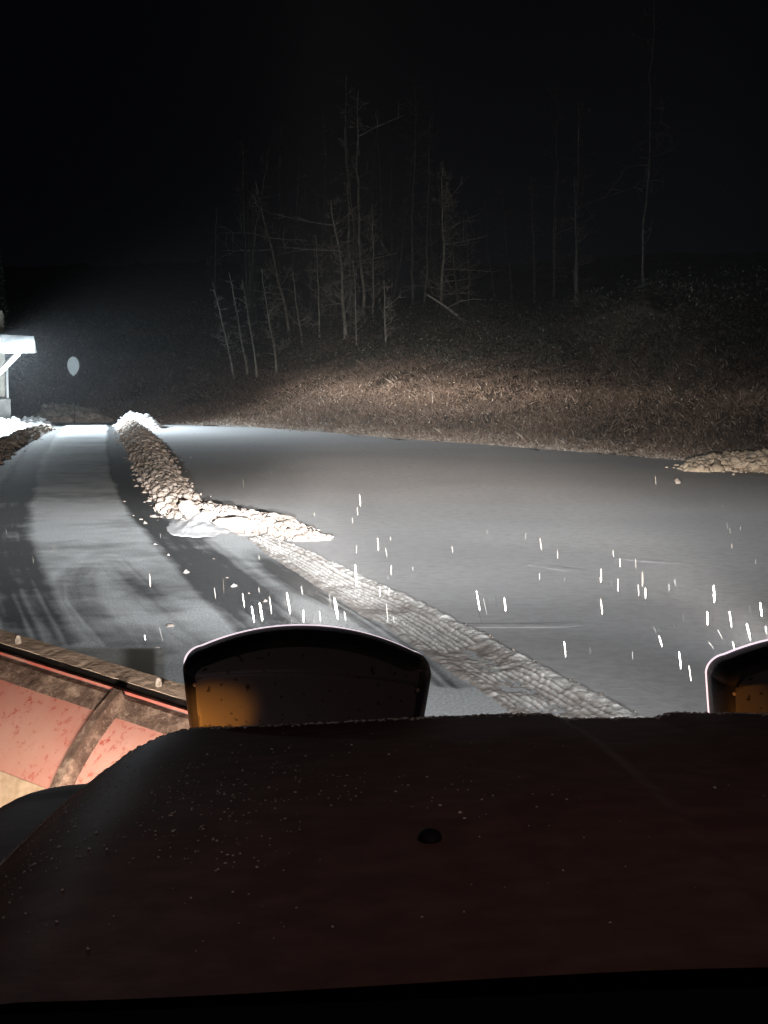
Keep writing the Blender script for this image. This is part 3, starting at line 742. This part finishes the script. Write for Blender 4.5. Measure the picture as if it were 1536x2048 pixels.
tag(fl, 'glaring white floodlight at the wall end of the cabin porch roof', 'floodlight')
bm = bmesh.new(); add_box(bm, (0, .05, 0), (.30, .10, .22), bevel=.02); add_box(bm, (0, .12, -.05), (.05, .10, .05)); obj_bm('housing', bm, M_WHITE, fl)
bm = bmesh.new(); add_box(bm, (.02, -.02, 0), (.26, .03, .19), bevel=.01); obj_bm('lens', bm, M_FLOOD, fl)
ld = bpy.data.lights.new('flood_beam', 'SPOT'); ld.energy = FLOOD_W; ld.color = (0.80, 0.92, 1.0); ld.spot_size = R(136); ld.spot_blend = 1.0; ld.shadow_soft_size = 0.12
lo = bpy.data.objects.new('flood_beam', ld); COL.objects.link(lo); lo.parent = fl; lo.location = (.10, -.10, .02)
lo.rotation_euler = Vector((0.80, -0.35, -0.75)).to_track_quat('-Z', 'Y').to_euler()
# pale oval panel on a thin post in front of the woods
q = at(147, 752, 51.5)
sg = empty('oval_post', (q[0], q[1], 0)); tag(sg, 'small pale oval panel on a dark post past the end of the lane', 'sign')
zc = float(at(147, 732, 51.5)[2])
bm = bmesh.new()
ring = [(0.20 * math.sin(a) * (1 - .25 * max(0, -math.cos(a))), 0.31 * math.cos(a) - (.04 if abs(a - math.pi) < .2 else 0)) for a in np.linspace(0, 2 * math.pi, 28, endpoint=False)]
f0 = bm.faces.new([bm.verts.new((x, -.015, zc + z)) for x, z in ring])
r_ = bmesh.ops.extrude_face_region(bm, geom=[f0]); bmesh.ops.translate(bm, vec=(0, .03, 0), verts=[v for v in r_['geom'] if isinstance(v, bmesh.types.BMVert)])
obj_bm('oval_panel', bm, M_OVAL, sg)
V, F = tubes([np.array([(0, .04, -.2), (0, .04, zc * .5), (0, .04, zc + .1)])], [.011], 8); mesh_np('post', V, F, M_RUBBER, sg)

# ------------------------------------------------------------------ the truck: hood, fenders, cowl
truck = empty('pickup_truck', (0, 0, 0))
tag(truck, 'dark hood of the pickup the photo is taken from, dusted with snow specks', 'truck')
HOOD_Y = np.linspace(0.5, 2.4, 400)
HOOD_Z = np.interp(HOOD_Y, [0.5, 0.80, 0.95, 1.30, 1.70, 1.92, 2.02, 2.09, 2.14, 2.17, 2.4], [1.462, 1.452, 1.445, 1.428, 1.388, 1.357, 1.341, 1.320, 1.278, 1.16, 0.4])
for w_ in (31, 21):
    k_ = np.convolve(np.pad(HOOD_Z, w_ // 2, mode='edge'), np.ones(w_) / w_, mode='valid'); HOOD_Z = np.where(HOOD_Y < 1.95, k_, HOOD_Z)
HOOD_Z = np.convolve(np.pad(HOOD_Z, 3, mode='edge'), np.ones(7) / 7, mode='valid')
def hood_z(X, Y):
    z = np.interp(Y, HOOD_Y, HOOD_Z)
    aX = np.abs(X)
    z = z - 0.016 * sstep(aX, 0.10, 0.56) - 0.095 * np.clip((aX - 0.54) / 0.17, 0, 1.2) ** 2.0
    return z
def hood_step(X): return -0.007 * sstep(X, -0.085, -0.060) * (1 - sstep(X, 0.060, 0.085))
def edge_x(Y): return np.interp(Y, [0.8, 1.5, 1.9, 2.17], [0.715, 0.705, 0.69, 0.64])
yv = np.unique(np.concatenate([np.linspace(0.872, 2.0, 90), np.linspace(2.0, 2.17, 34)]))
uv = np.unique(np.concatenate([np.linspace(-1, 1, 150), np.linspace(-.16, -.06, 24), np.linspace(.06, .16, 24)]))
YY, UU = np.meshgrid(yv, uv, indexing='ij')
XX = UU * edge_x(YY)
ZZ = hood_z(XX, YY) + hood_step(XX) + (fbm(XX * 60, YY * 60, 3, 3) - .5) * .004 * sstep(YY, 1.9, 2.05)
mesh_np('hood', np.stack([XX, YY, ZZ], -1).reshape(-1, 3), grid_faces(*XX.shape)[:, ::-1], M_HOOD, truck)
# grains of snow and salt caught along the front lip and the left crease of the hood
P, S = [], []
for k in range(1500):
    x = rng.uniform(-.66, .66); y = 2.03 + rng.normal(0, .022) - .05 * max(0, abs(x) - .5)
    P.append((x, y, float(hood_z(np.array(x), np.array(y)) + hood_step(np.array(x))))); S.append(rng.uniform(.0008, .0028))
for k in range(500):
    y = rng.uniform(1.2, 2.0); x = -(edge_x(y) - abs(rng.normal(0, .010)))
    P.append((x, y, float(hood_z(np.array(x), np.array(y))))); S.append(rng.uniform(.0007, .0022))
for k in range(900):                                  # specks of snow thrown over the left half
    x = -.66 + abs(rng.normal(0, .22)); y = rng.normal(1.36, .22)
    if not (.95 < y < 1.95 and abs(x) < edge_x(y) - .01 and float(fbm(np.array(x * 9), np.array(y * 9), 8)) > .42): continue
    P.append((x, y, float(hood_z(np.array(x), np.array(y))))); S.append(min(.0017, rng.lognormal(-7.25, .4)))
V, F = lumps(P, S, 77)
tag(mesh_np('snow_grains', V, F, M_FRESH, truck), kind='stuff')
for sgn in (-1, 1):
    tv = np.linspace(0, 1, 24); yv2 = np.linspace(0.7, 2.2, 60)
    YY, T_ = np.meshgrid(yv2, tv, indexing='ij')
    ex = edge_x(YY) + 0.006
    X = ex + 0.17 * np.sin(T_ * math.pi / 2)
    Z = hood_z(ex, np.minimum(YY, 2.12)) + 0.004 - 0.02 * T_ - 0.5 * T_ ** 4 - 0.05 * sstep(YY, 1.9, 2.2)
    mesh_np('fender', np.stack([X * sgn, YY, Z], -1).reshape(-1, 3), grid_faces(*X.shape) if sgn > 0 else grid_faces(*X.shape)[:, ::-1], M_HOOD, truck)
# cowl below the windshield
XX, YY = np.meshgrid(np.linspace(-1.05, 1.05, 70), np.linspace(.30, .98, 30), indexing='ij')
ZZ = 1.434 - 0.02 * np.abs(XX) - .012 * (YY < .80) - .012 * (YY > .9)
ZZ = ZZ - 0.25 * sstep(.55 - YY, 0, .3)
mesh_np('cowl', np.stack([XX, YY, ZZ], -1).reshape(-1, 3), grid_faces(*XX.shape)[:, ::-1], M_RUBBER, truck)
def hood_at(px, py):
    d = ray(px, py); o = np.array([CAM_X, 0, CAM_H])
    for k in np.arange(.6, 2.6, .002):
        q = o + d * k
        if q[2] < float(hood_z(np.array(q[0]), np.array(q[1]))): return q
    return q
q = hood_at(860, 1680)
for X in (q[0], -q[0]):
    bm = bmesh.new(); bmesh.ops.create_icosphere(bm, subdivisions=3, radius=1)
    bmesh.ops.transform(bm, matrix=Matrix.Diagonal((.0095, .0125, .007, 1)), verts=bm.verts)
    nz = obj_bm('washer_nozzle', bm, M_RUBBER, truck, True); nz.location = (X, q[1], q[2] + .002)
    bm = bmesh.new(); add_box(bm, (0, -.011, .001), (.006, .004, .003), bevel=.0008); obj_bm('jet', bm, M_BLACK, nz)
# front of the truck (grille wall and headlights behind the plow)
bm = bmesh.new(); add_box(bm, (0, 2.10, .92), (1.55, .08, .44), bevel=.03); add_box(bm, (0, 2.14, .66), (1.7, .14, .2), bevel=.03); obj_bm('front_fascia', bm, M_BLACK, truck)
for sgn in (-1, 1):
    bm = bmesh.new(); add_box(bm, (0, 0, 0), (.30, .05, .18), bevel=.015)
    hl = obj_bm('headlight', bm, M_LENS, truck); hl.location = (sgn * .70, 2.150, 1.0)

# unseen amber fill lamps added on the cab roof to light the hood
bm = bmesh.new(); add_box(bm, (0, -.25, 2.20), (1.5, 1.1, .05), bevel=.02); obj_bm('cab_roof', bm, M_HOOD, truck)
t = NT('roof_fill_lens'); t.base((.5, .22, .05)); t.b.inputs['Emission Color'].default_value = (1, .45, .12, 1); t.b.inputs['Emission Strength'].default_value = 2.0
for X in (-.5, 0, .5):
    bm = bmesh.new(); add_box(bm, (0, 0, 0), (.10, .05, .03), bevel=.01)
    cl = obj_bm('roof_fill_lamp', bm, t.m, truck); cl.location = (X, .28, 2.245)
    ld = bpy.data.lights.new('roof_fill_glow', 'SPOT'); ld.energy = ROOF_W; ld.color = (1, .72, .62); ld.spot_size = R(100); ld.spot_blend = 1; ld.shadow_soft_size = .04
    lo = bpy.data.objects.new('roof_fill_glow', ld); COL.objects.link(lo); lo.parent = truck; lo.location = (X, .34, 2.24)
    lo.rotation_euler = Vector((0, 1, -.50)).to_track_quat('-Z', 'Y').to_euler()

# ------------------------------------------------------------------ the plow
plow = empty('snow_plow', (0, 2.5, 0.4))
tag(plow, 'muddy red snow plow with curved ribbed blade and two black headlights ahead of the hood', 'snow plow')
def pl(v): return np.asarray(v, float) - np.array([0, 2.5, 0.4])
A0 = at(372, 1421, 2.84); A1 = at(0, 1304, 3.16)              # top red edge, inner and outer
Udir = (A1 - A0); Lw = np.linalg.norm(Udir); Udir /= Lw
nb = np.array([Udir[1], -Udir[0], 0.0]); nb /= np.linalg.norm(nb)
if nb[1] > 0: nb = -nb                                        # towards the truck
IN0 = A0 - Udir * (abs(A0[0]) - 0.05) / abs(Udir[0])          # hinge end
FULL = (abs(A0[0]) - 0.05) / abs(Udir[0]) + Lw + 0.35
S_A0 = (abs(A0[0]) - 0.05) / abs(Udir[0])
Rr, al0, al1 = 0.50, R(56), R(-22)
def arc(al, off=0.0):
    b = Rr * (np.cos(al) - math.cos(al0)) + off * np.cos(al); d = Rr * (math.sin(al0) - np.sin(al)) - off * np.sin(al)
    return b, d
def wing_pt(s, al, off=0.0):
    b, d = arc(al, off)
    return IN0 + Udir * s + nb * (b + 0.026) + np.array([0, 0, -0.034]) + np.array([0, 0, -1.0]) * d
def flip(V, sgn): V = np.array(V, float).reshape(-1, 3).copy(); V[:, 0] *= sgn; return V
def wing(sgn):
    fl_ = (lambda F: F) if sgn > 0 else (lambda F: F[:, ::-1])
    S = np.linspace(0, FULL, 60); AL = np.linspace(al0, al1, 40)
    mold = np.array([[wing_pt(s, a) for a in AL] for s in S]); inn = np.array([[wing_pt(s, a, -.008) for a in AL] for s in S])
    V = np.concatenate([pl(flip(mold, sgn)), pl(flip(inn, sgn))]); F = grid_faces(60, 40)
    mb = mesh_np('moldboard', V, np.concatenate([fl_(F), fl_(F)[:, ::-1] + 2400]), M_RED, plow)
    # ribs: curved plates standing on the back
    pxs = [S_A0 + Lw * f for f in (0.30, 1.06)] + [S_A0 - .42, FULL - .05]
    for s in pxs:
        AL2 = np.linspace(al0 + .05, al1, 30); w = .010
        q = []
        for a in AL2:
            hgt = .034
            q.append([wing_pt(s - w, a, 0), wing_pt(s - w, a, hgt), wing_pt(s + w, a, hgt), wing_pt(s + w, a, 0)])
        q = pl(flip(np.array(q), sgn)); n = 4; i = np.arange(29)[:, None] * n + np.arange(n)[None]; j = np.arange(29)[:, None] * n + (np.arange(n)[None] + 1) % n
        mesh_np('rib', q, np.stack([i, j, j + n, i + n], -1).reshape(-1, 4), M_MUD, mb, smooth=False)
    # top angle: flange plate, thin red lip, dark gap, muddy rubber strip
    def strip(name, mat, prof, par, jag=0.0, ns=120):
        S2 = np.linspace(0, FULL, ns); k = len(prof); rows = []
        for s in S2:
            nz = (float(fbm(np.array(s * 14), np.array(3.0), 7)) - .5) * jag
            rows.append([IN0 + Udir * s + nb * b + np.array([0, 0, z + (nz if i in (1, 2) else 0)]) for i, (b, z) in enumerate(prof)])
        q = pl(flip(np.array(rows), sgn)); i = np.arange(ns - 1)[:, None] * k + np.arange(k)[None]; j = np.arange(ns - 1)[:, None] * k + (np.arange(k)[None] + 1) % k
        return mesh_np(name, q, np.stack([i, j, j + k, i + k], -1).reshape(-1, 4), mat, par, smooth=False)
    strip('top_flange', M_MUD, [(.006, -.005), (.018, -.008), (.046, -.038), (.024, -.038)], mb, 0.004)
    strip('red_lip', M_TRIM, [(-.004, .003), (.007, .003), (.007, -.003), (-.004, -.003)], mb, 0.001)
    df = strip('deflector', M_DARK, [(-.020, .0105), (-.006, .0035), (-.010, -.006), (-.026, .001)], plow)
    strip('mud_strip', M_STRIP, [(-.060, .0255), (-.0205, .0130), (-.0245, .003), (-.064, .0145)], df, 0.012)
    for f in (0.03, 0.80):
        p = IN0 + Udir * (S_A0 + Lw * (1 - f)) + nb * (-.036) + np.array([0, 0, .021])
        bm = bmesh.new(); bmesh.ops.create_cone(bm, cap_ends=True, segments=6, radius1=.007, radius2=.0065, depth=.011)
        bmesh.ops.create_uvsphere(bm, u_segments=8, v_segments=6, radius=.0055, matrix=Matrix.Translation((0, 0, .008)))
        b_ = obj_bm('bolt', bm, M_BOLT, df); b_.location = pl(flip(p, sgn))[0]
    if sgn > 0:     # faded sticker low on the outer panel
        S3 = np.linspace(S_A0 + Lw * .40, S_A0 + Lw * .66, 8); AL3 = np.linspace(R(34.0), R(26.0), 8)
        q = np.array([[wing_pt(s, a, .002) for a in AL3] for s in S3])
        mesh_np('sticker', pl(q.reshape(-1, 3)), grid_faces(8, 8), M_STICK, mb)
    return mb
wing(1); wing(-1)
bm = bmesh.new(); add_box(bm, (0, .28, .2), (.16, .16, .9), bevel=.03); add_box(bm, (0, -.05, .35), (.9, .08, .1), bevel=.02); add_box(bm, (0, .05, .05), (.5, .5, .12), bevel=.02)
for sgn in (-1, 1): add_box(bm, (sgn * .413, -.08, .55), (.06, .05, .50), bevel=.01)
obj_bm('mount_frame', bm, M_BLACK, plow)

# headlight pods on the plow mount, seen from behind
def pod_outline(sc=1.0, n=72):
    """half width .196, bottom at -.09, arched top at +.086: rounded, sides tapering to the bottom"""
    pts = [(-.182, -.088), (-.190, -.03), (-.196, .018)]
    for a in np.linspace(0, 1, 10): pts.append((-.196 + .034 * (1 - math.cos(a * 1.35)), .018 + .031 * math.sin(a * 1.35)))
    x0, z0 = pts[-1]
    for a in np.linspace(0.05, 1, 26): 
        x = x0 + a * (-2 * x0); f = (x / x0) ** 2
        pts.append((x, .086 - (.086 - z0) * f ** 1.05))
    pts += [(-x, z) for x, z in reversed(pts[2:12])]
    pts += [(.190, -.03), (.182, -.088)]
    return np.array(pts) * sc
def make_pod():
    """back of the pod faces -Y; origin at the pod centre"""
    O = pod_outline(); n = len(O)
    rings = []
    for y, sc, dz in ((.030, 1.0, 0), (-.005, 1.0, 0), (-.030, .985, 0), (-.048, .955, 0), (-.057, .92, 0)):
        rings.append(np.stack([O[:, 0] * sc, np.full(n, y), O[:, 1] * sc], 1))
    # brow: the upper half of the back bulges, the lower half is a recessed panel
    V = np.concatenate(rings); F = []
    for k in range(len(rings) - 1):
        for i in range(n): F.append((k * n + i, k * n + (i + 1) % n, (k + 1) * n + (i + 1) % n, (k + 1) * n + i))
    h = mesh_np('pod_housing', V, F, M_BLACK)
    bm = bmesh.new(); bm.from_mesh(h.data)
    bm.verts.ensure_lookup_table()
    bm.faces.new([bm.verts[i] for i in range(n)])                              # closed front behind the lens
    bm.faces.new([bm.verts[4 * n + i] for i in reversed(range(n))])
    # brow face ring: arched overhang over the lower recessed panel
    W, z1 = .165, .016
    bmesh.ops.recalc_face_normals(bm, faces=bm.faces); bm.to_mesh(h.data); bm.free()
    for p_ in h.data.polygons: p_.use_smooth = True
    return h, O, n
def build_pod(X, z_c):
    h, O, n = make_pod(); h.name = 'plow_headlight'; h.parent = plow
    h.location = pl((X, 2.40, z_c)); h.rotation_euler = (R(2), R(1.8), 0)
    # brow plate (upper back) and recessed lower panel
    nx, nz = 60, 40
    U, W = np.meshgrid(np.linspace(-1, 1, nx), np.linspace(0, 1, nz), indexing='ij')
    top = np.interp(U * .172, O[3:40, 0] * .88, O[3:40, 1] * .88)
    lowz = -.080
    Zz = lowz + (top - lowz) * W
    Xx = U * .172
    div = .020 + .014 * (1 - np.abs(U) ** 2.5)               # arched lower edge of the brow
    Yy = np.where(Zz > div, -.062, -.0) - .004 * (1 - U ** 2)
    Yy = -.0585 - .020 * sstep(Zz, div - .005, div + .003) - .005 * (1 - U ** 2)
    # clip corners to the outline
    wmax = np.interp(Zz, [-.08, -.03, .018, .05, .08], [.162, .168, .172, .172, .172])
    Xx = np.clip(Xx, -wmax, wmax)
    V = np.stack([Xx, Yy, Zz], -1).reshape(-1, 3)
    mesh_np('back_panel', V, grid_faces(nx, nz)[:, ::-1], M_PODBACK, h)
    # lens: glowing clear cover on the front, shifted so its glow draws the rim light
    ring = O * np.array([1.002, 1.002]) + np.array([-.0022, .0012])
    Vf = np.concatenate([np.stack([ring[:, 0], np.full(n, .031), ring[:, 1]], 1), np.stack([ring[:, 0] * .97, np.full(n, .045), ring[:, 1] * .97], 1), [[0, .050, 0]]])
    F = [(i, (i + 1) % n, n + (i + 1) % n, n + i) for i in range(n)] + [(n + i, n + (i + 1) % n, 2 * n, 2 * n) for i in range(n)]
    bm = bmesh.new(); vs = [bm.verts.new(v) for v in Vf]
    for f in F: bm.faces.new([vs[i] for i in dict.fromkeys(f)])
    bm.faces.new([vs[i] for i in reversed(range(n))])
    obj_bm('lens', bm, M_LENS, h)
    for sx_ in (-1, 1):
        bm = bmesh.new(); bmesh.ops.create_uvsphere(bm, u_segments=10, v_segments=6, radius=.0035)
        s_ = obj_bm('screw', bm, M_BOLT, h, True); s_.location = (sx_ * .172, -.056, .006)
    bm = bmesh.new(); add_box(bm, (0, .02, -.11), (.09, .05, .06), bevel=.01); obj_bm('bracket', bm, M_BLACK, h)
    return h
for X, z_c in ((-.413, 1.307), (.426, 1.288)): build_pod(X, z_c)

# beams: low-beam pattern with a cutoff that is lower on the left
def beam(name, loc, watts, color):
    ld = bpy.data.lights.new(name, 'SPOT'); ld.energy = watts; ld.color = color; ld.spot_size = R(150); ld.spot_blend = 0.35; ld.shadow_soft_size = 0.035
    ld.use_nodes = True; nt = ld.node_tree; em = nt.nodes['Emission']
    N_ = lambda op, a, b=None: (lambda nd: ([nt.links.new(v, nd.inputs[i]) if hasattr(v, 'node') else setattr(nd.inputs[i], 'default_value', v) for i, v in enumerate((a, b)) if v is not None], nd.outputs[0])[1])(nt.nodes.new('ShaderNodeMath'))
    def M_(op, a, b=None):
        nd = nt.nodes.new('ShaderNodeMath'); nd.operation = op
        for i, v in enumerate((a, b)):
            if v is None: continue
            if hasattr(v, 'node'): nt.links.new(v, nd.inputs[i])
            else: nd.inputs[i].default_value = v
        return nd.outputs[0]
    tc = nt.nodes.new('ShaderNodeTexCoord'); sp = nt.nodes.new('ShaderNodeSeparateXYZ'); nt.links.new(tc.outputs['Normal'], sp.inputs[0])
    az = M_('MAXIMUM', M_('ABSOLUTE', sp.outputs['Z']), 0.05)
    a = M_('MULTIPLY', M_('DIVIDE', sp.outputs['X'], az), SIGN_X); e = M_('MULTIPLY', M_('DIVIDE', sp.outputs['Y'], az), SIGN_Y)
    mr = nt.nodes.new('ShaderNodeMapRange'); mr.interpolation_type = 'SMOOTHSTEP'
    for k, v in (('From Min', CUT[0]), ('From Max', CUT[1]), ('To Min', CUT[2]), ('To Max', CUT[3])): mr.inputs[k].default_value = v
    nt.links.new(a, mr.inputs['Value'])
    dl = M_('SUBTRACT', e, mr.outputs[0])
    m2 = nt.nodes.new('ShaderNodeMapRange')
    for k, v in (('From Min', -.25), ('From Max', .25), ('To Min', 0), ('To Max', 1)): m2.inputs[k].default_value = v
    nt.links.new(dl, m2.inputs['Value'])
    cr = nt.nodes.new('ShaderNodeValToRGB'); cr.color_ramp.interpolation = 'LINEAR'; el = cr.color_ramp.elements
    while len(el) < len(BEAM): el.new(.5)
    for q_, (p, v) in zip(el, BEAM): q_.position = (p + .25) / .5; q_.color = (v, v, v, 1)
    nt.links.new(m2.outputs[0], cr.inputs[0])
    def smooth(v, e0, e1, t0, t1):
        q = nt.nodes.new('ShaderNodeMapRange'); q.interpolation_type = 'SMOOTHSTEP'
        for k, w in (('From Min', e0), ('From Max', e1), ('To Min', t0), ('To Max', t1)): q.inputs[k].default_value = w
        nt.links.new(v, q.inputs['Value']); return q.outputs[0]
    width = smooth(e, -.082, -.048, SIDE[1], SIDE[2])
    side = M_('DIVIDE', 1.0, M_('ADD', 1.0, M_('POWER', M_('ABSOLUTE', M_('DIVIDE', M_('SUBTRACT', a, SIDE[0]), width)), 2.4)))
    cm = nt.nodes.new('ShaderNodeMix'); cm.data_type = 'RGBA'; cm.inputs[6].default_value = (.975, .99, 1, 1); cm.inputs[7].default_value = (1, .905, .815, 1)
    nt.links.new(smooth(e, -.085, -.050, 0, 1), cm.inputs['Factor']); nt.links.new(cm.outputs[2], em.inputs['Color'])
    # narrow hot spot just under the cutoff
    up = M_('MAXIMUM', M_('SUBTRACT', dl, HOT[0]), 0.0); dn = M_('MINIMUM', M_('SUBTRACT', dl, HOT[0]), 0.0)
    q1 = M_('ADD', M_('POWER', M_('DIVIDE', up, HOT[2]), 1.22), M_('POWER', M_('ABSOLUTE', M_('DIVIDE', dn, HOT[1])), 3.0))
    hot = M_('MULTIPLY', M_('DIVIDE', 1.0, M_('ADD', 1.0, q1)), M_('DIVIDE', HOT[3], M_('ADD', 1.0, M_('POWER', M_('ABSOLUTE', M_('DIVIDE', M_('SUBTRACT', a, HOT[4]), HOT[5])), 3.0))))
    mr3 = nt.nodes.new('ShaderNodeMapRange'); mr3.interpolation_type = 'SMOOTHSTEP'                # the housing cuts the beam off at the sides
    for k, v in (('From Min', .36), ('From Max', .46), ('To Min', 1), ('To Max', 0)): mr3.inputs[k].default_value = v
    nt.links.new(M_('ABSOLUTE', a), mr3.inputs['Value'])
    nt.links.new(M_('MULTIPLY', M_('ADD', M_('MULTIPLY', cr.outputs[0], side), hot), mr3.outputs[0]), em.inputs['Strength'])
    o = bpy.data.objects.new(name, ld); COL.objects.link(o); o.location = loc; o.rotation_euler = (math.pi / 2, 0, 0)
    o.parent = plow
    return o
SIGN_X, SIGN_Y = 1.0, 1.0
CUT = (-.085, -.02, -.024, .0)
SIDE = (.02, .27, .135)
BEAM = [(-.25, .010), (-.17, .015), (-.145, .030), (-.128, .066), (-.104, .13), (-.082, .25), (-.064, .42), (-.052, .52), (-.044, .42), (-.036, .27), (-.020, .16), (-.004, .15), (.008, .08), (.016, .045), (.035, .022), (.08, .012), (.16, .006), (.25, .003)]
HOT = (.0, .012, .0052, 1.0, .025, .080)      # elevation centre, spread below / above, strength, azimuth centre, width
for X in (-.413, .426): beam('plow_beam', pl((X, 2.40 + .15, 1.298)), PLOW_W, (1.0, 0.985, 0.975))

# truck's own lights behind the blade, and amber marker lamps
def spot(name, loc, target, w, color, size, soft, parent):
    ld = bpy.data.lights.new(name, 'SPOT'); ld.energy = w; ld.color = color; ld.spot_size = R(size); ld.spot_blend = .5; ld.shadow_soft_size = soft
    o = bpy.data.objects.new(name, ld); COL.objects.link(o); o.location = loc
    o.rotation_euler = (Vector(target) - Vector(loc)).to_track_quat('-Z', 'Y').to_euler(); o.parent = parent
    return o
spot('headlight_beam', (-.84, 2.19, 1.06), (-.95, 2.95, 1.06), BLADE_W, (1.0, .87, .76), 95, .05, truck)
spot('headlight_beam', (.84, 2.19, 1.06), (.95, 2.95, 1.06), BLADE_W, (1.0, .87, .76), 95, .05, truck)
for mx, tx, w in ((-.68, -.565, AMBER_W), (.17, .26, AMBER_W * .3)):
    spot('marker_beam', (mx, 2.17, 1.17), (tx, 2.36, 1.262), w, (1.0, .35, .045), 34, .01, truck)

# ------------------------------------------------------------------ falling snow
bm = bmesh.new(); bmesh.ops.create_icosphere(bm, subdivisions=2, radius=1)
for v in bm.verts:
    v.co += v.co * .35 * mnoise.noise(v.co * 1.7 + Vector((3, 1, 2)))
fm = bpy.data.meshes.new('snowflake')
for f in bm.faces: f.smooth = True
bm.to_mesh(fm); bm.free(); fine = fm.copy(); fm.materials.append(M_FLAKE); fine.materials.append(M_FINE)
SEEN = [(447, 1170, 38, 5, 2), (522, 1222, 40, 8, 8), (506, 1228, 36, 6, 8), (541, 1210, 38, 4, 6), (577, 1205, 46, 5, 9), (607, 1232, 28, 5, 1), (672, 1215, 48, 8, 11), (712, 1150, 46, 6, 3), (774, 1224, 42, 4, 5),
        (430, 1186, 26, 4, 7), (487, 1200, 32, 3, 8), (660, 1200, 30, 3, 5), (1202, 1150, 30, 7, 1), (1285, 1157, 36, 11, 1), (1272, 1128, 20, 7, 4), (1203, 1212, 36, 7, 7), (956, 1200, 44, 5, 10), (958, 1226, 42, 5, 14),
        (992, 1202, 26, 5, 4), (1010, 1208, 30, 6, 6), (970, 1212, 40, 3, 12), (1130, 1298, 36, 6, 6), (1240, 1125, 18, 4, 2), (1350, 1165, 18, 4, 3), (1338, 1175, 18, 3, 2), (1428, 1186, 36, 5, 2), (1291, 1186, 24, 4, 2),
        (1415, 1236, 28, 5, 2), (1461, 1238, 38, 7, 10), (1497, 1263, 36, 6, 14), (1522, 1218, 30, 5, 8), (1532, 1260, 22, 6, 14), (1360, 1320, 40, 7, 9), (1380, 1346, 36, 5, 7), (1321, 1282, 26, 6, 18), (1310, 1260, 22, 3, 20),
        (1440, 1268, 26, 4, 30), (1422, 1290, 20, 4, 38), (1467, 1290, 18, 7, 16), (1350, 1255, 18, 3, 25), (1277, 1180, 26, 4, 3), (1236, 1170, 28, 3, 3), (1115, 1108, 20, 3, 5), (720, 1000, 26, 4, 6), (756, 1088, 28, 4, 3),
        (300, 1160, 30, 5, 4), (322, 1268, 34, 4, 14), (290, 1275, 12, 6, 8), (715, 1022, 20, 3, 4), (1366, 1235, 22, 4, 3), (1500, 1220, 26, 4, 6), (1265, 1310, 20, 3, 5), (1180, 1300, 18, 3, 4), (640, 1232, 22, 3, 6), (690, 1232, 20, 4, 8)]
def flake(p, ln, wd, tilt, label, me=None):
    o = bpy.data.objects.new('snowflake', me or fm); COL.objects.link(o)
    o.location = p; o.scale = (wd / 2, wd / 2, ln / 2); o.rotation_euler = (random.uniform(-.1, .1), -R(tilt), random.uniform(0, .3))
    return tag(o, label, 'snowflake', 'falling snowflakes')
LABEL_FLAKE = 'pale sliver of snow falling through the headlight beams'
for px, py, ln, wd, tilt in SEEN:
    Y = random.uniform(2.9, 4.4) if wd >= 5 else random.uniform(4, 7)
    k = Y / F_PX; flake(at(px, py, Y), ln * k, wd * k * .38, tilt, LABEL_FLAKE, fm if wd >= 5 else fine)
for k in range(90):
    Y = random.uniform(5, 15); px = random.uniform(520, 1536) if random.random() < .85 else random.uniform(0, 520); py = random.triangular(930, 1330, 1120)
    s = random.uniform(.0011, .0020) * (Y / 8) ** .5
    flake(at(px, py, Y), random.uniform(.02, .05), s, random.gauss(4, 5), LABEL_FLAKE, fine)

# ------------------------------------------------------------------ the snowy night air
HAZE_D = 0.0014
bm = bmesh.new(); add_box(bm, (-10, 40, 13.0), (160, 200, 28.4))
t = NT('snowy_air'); t.t.nodes.remove(t.b); pv = t.n('ShaderNodeVolumePrincipled', Density=HAZE_D, Anisotropy=0.35); pv.inputs['Color'].default_value = (0.92, 0.95, 1, 1)
t.l(pv.outputs[0], t.t.nodes['Material Output'].inputs['Volume'])
tag(obj_bm('haze', bm, t.m), 'thin snowy night air over the whole lot', 'haze', kind='stuff')
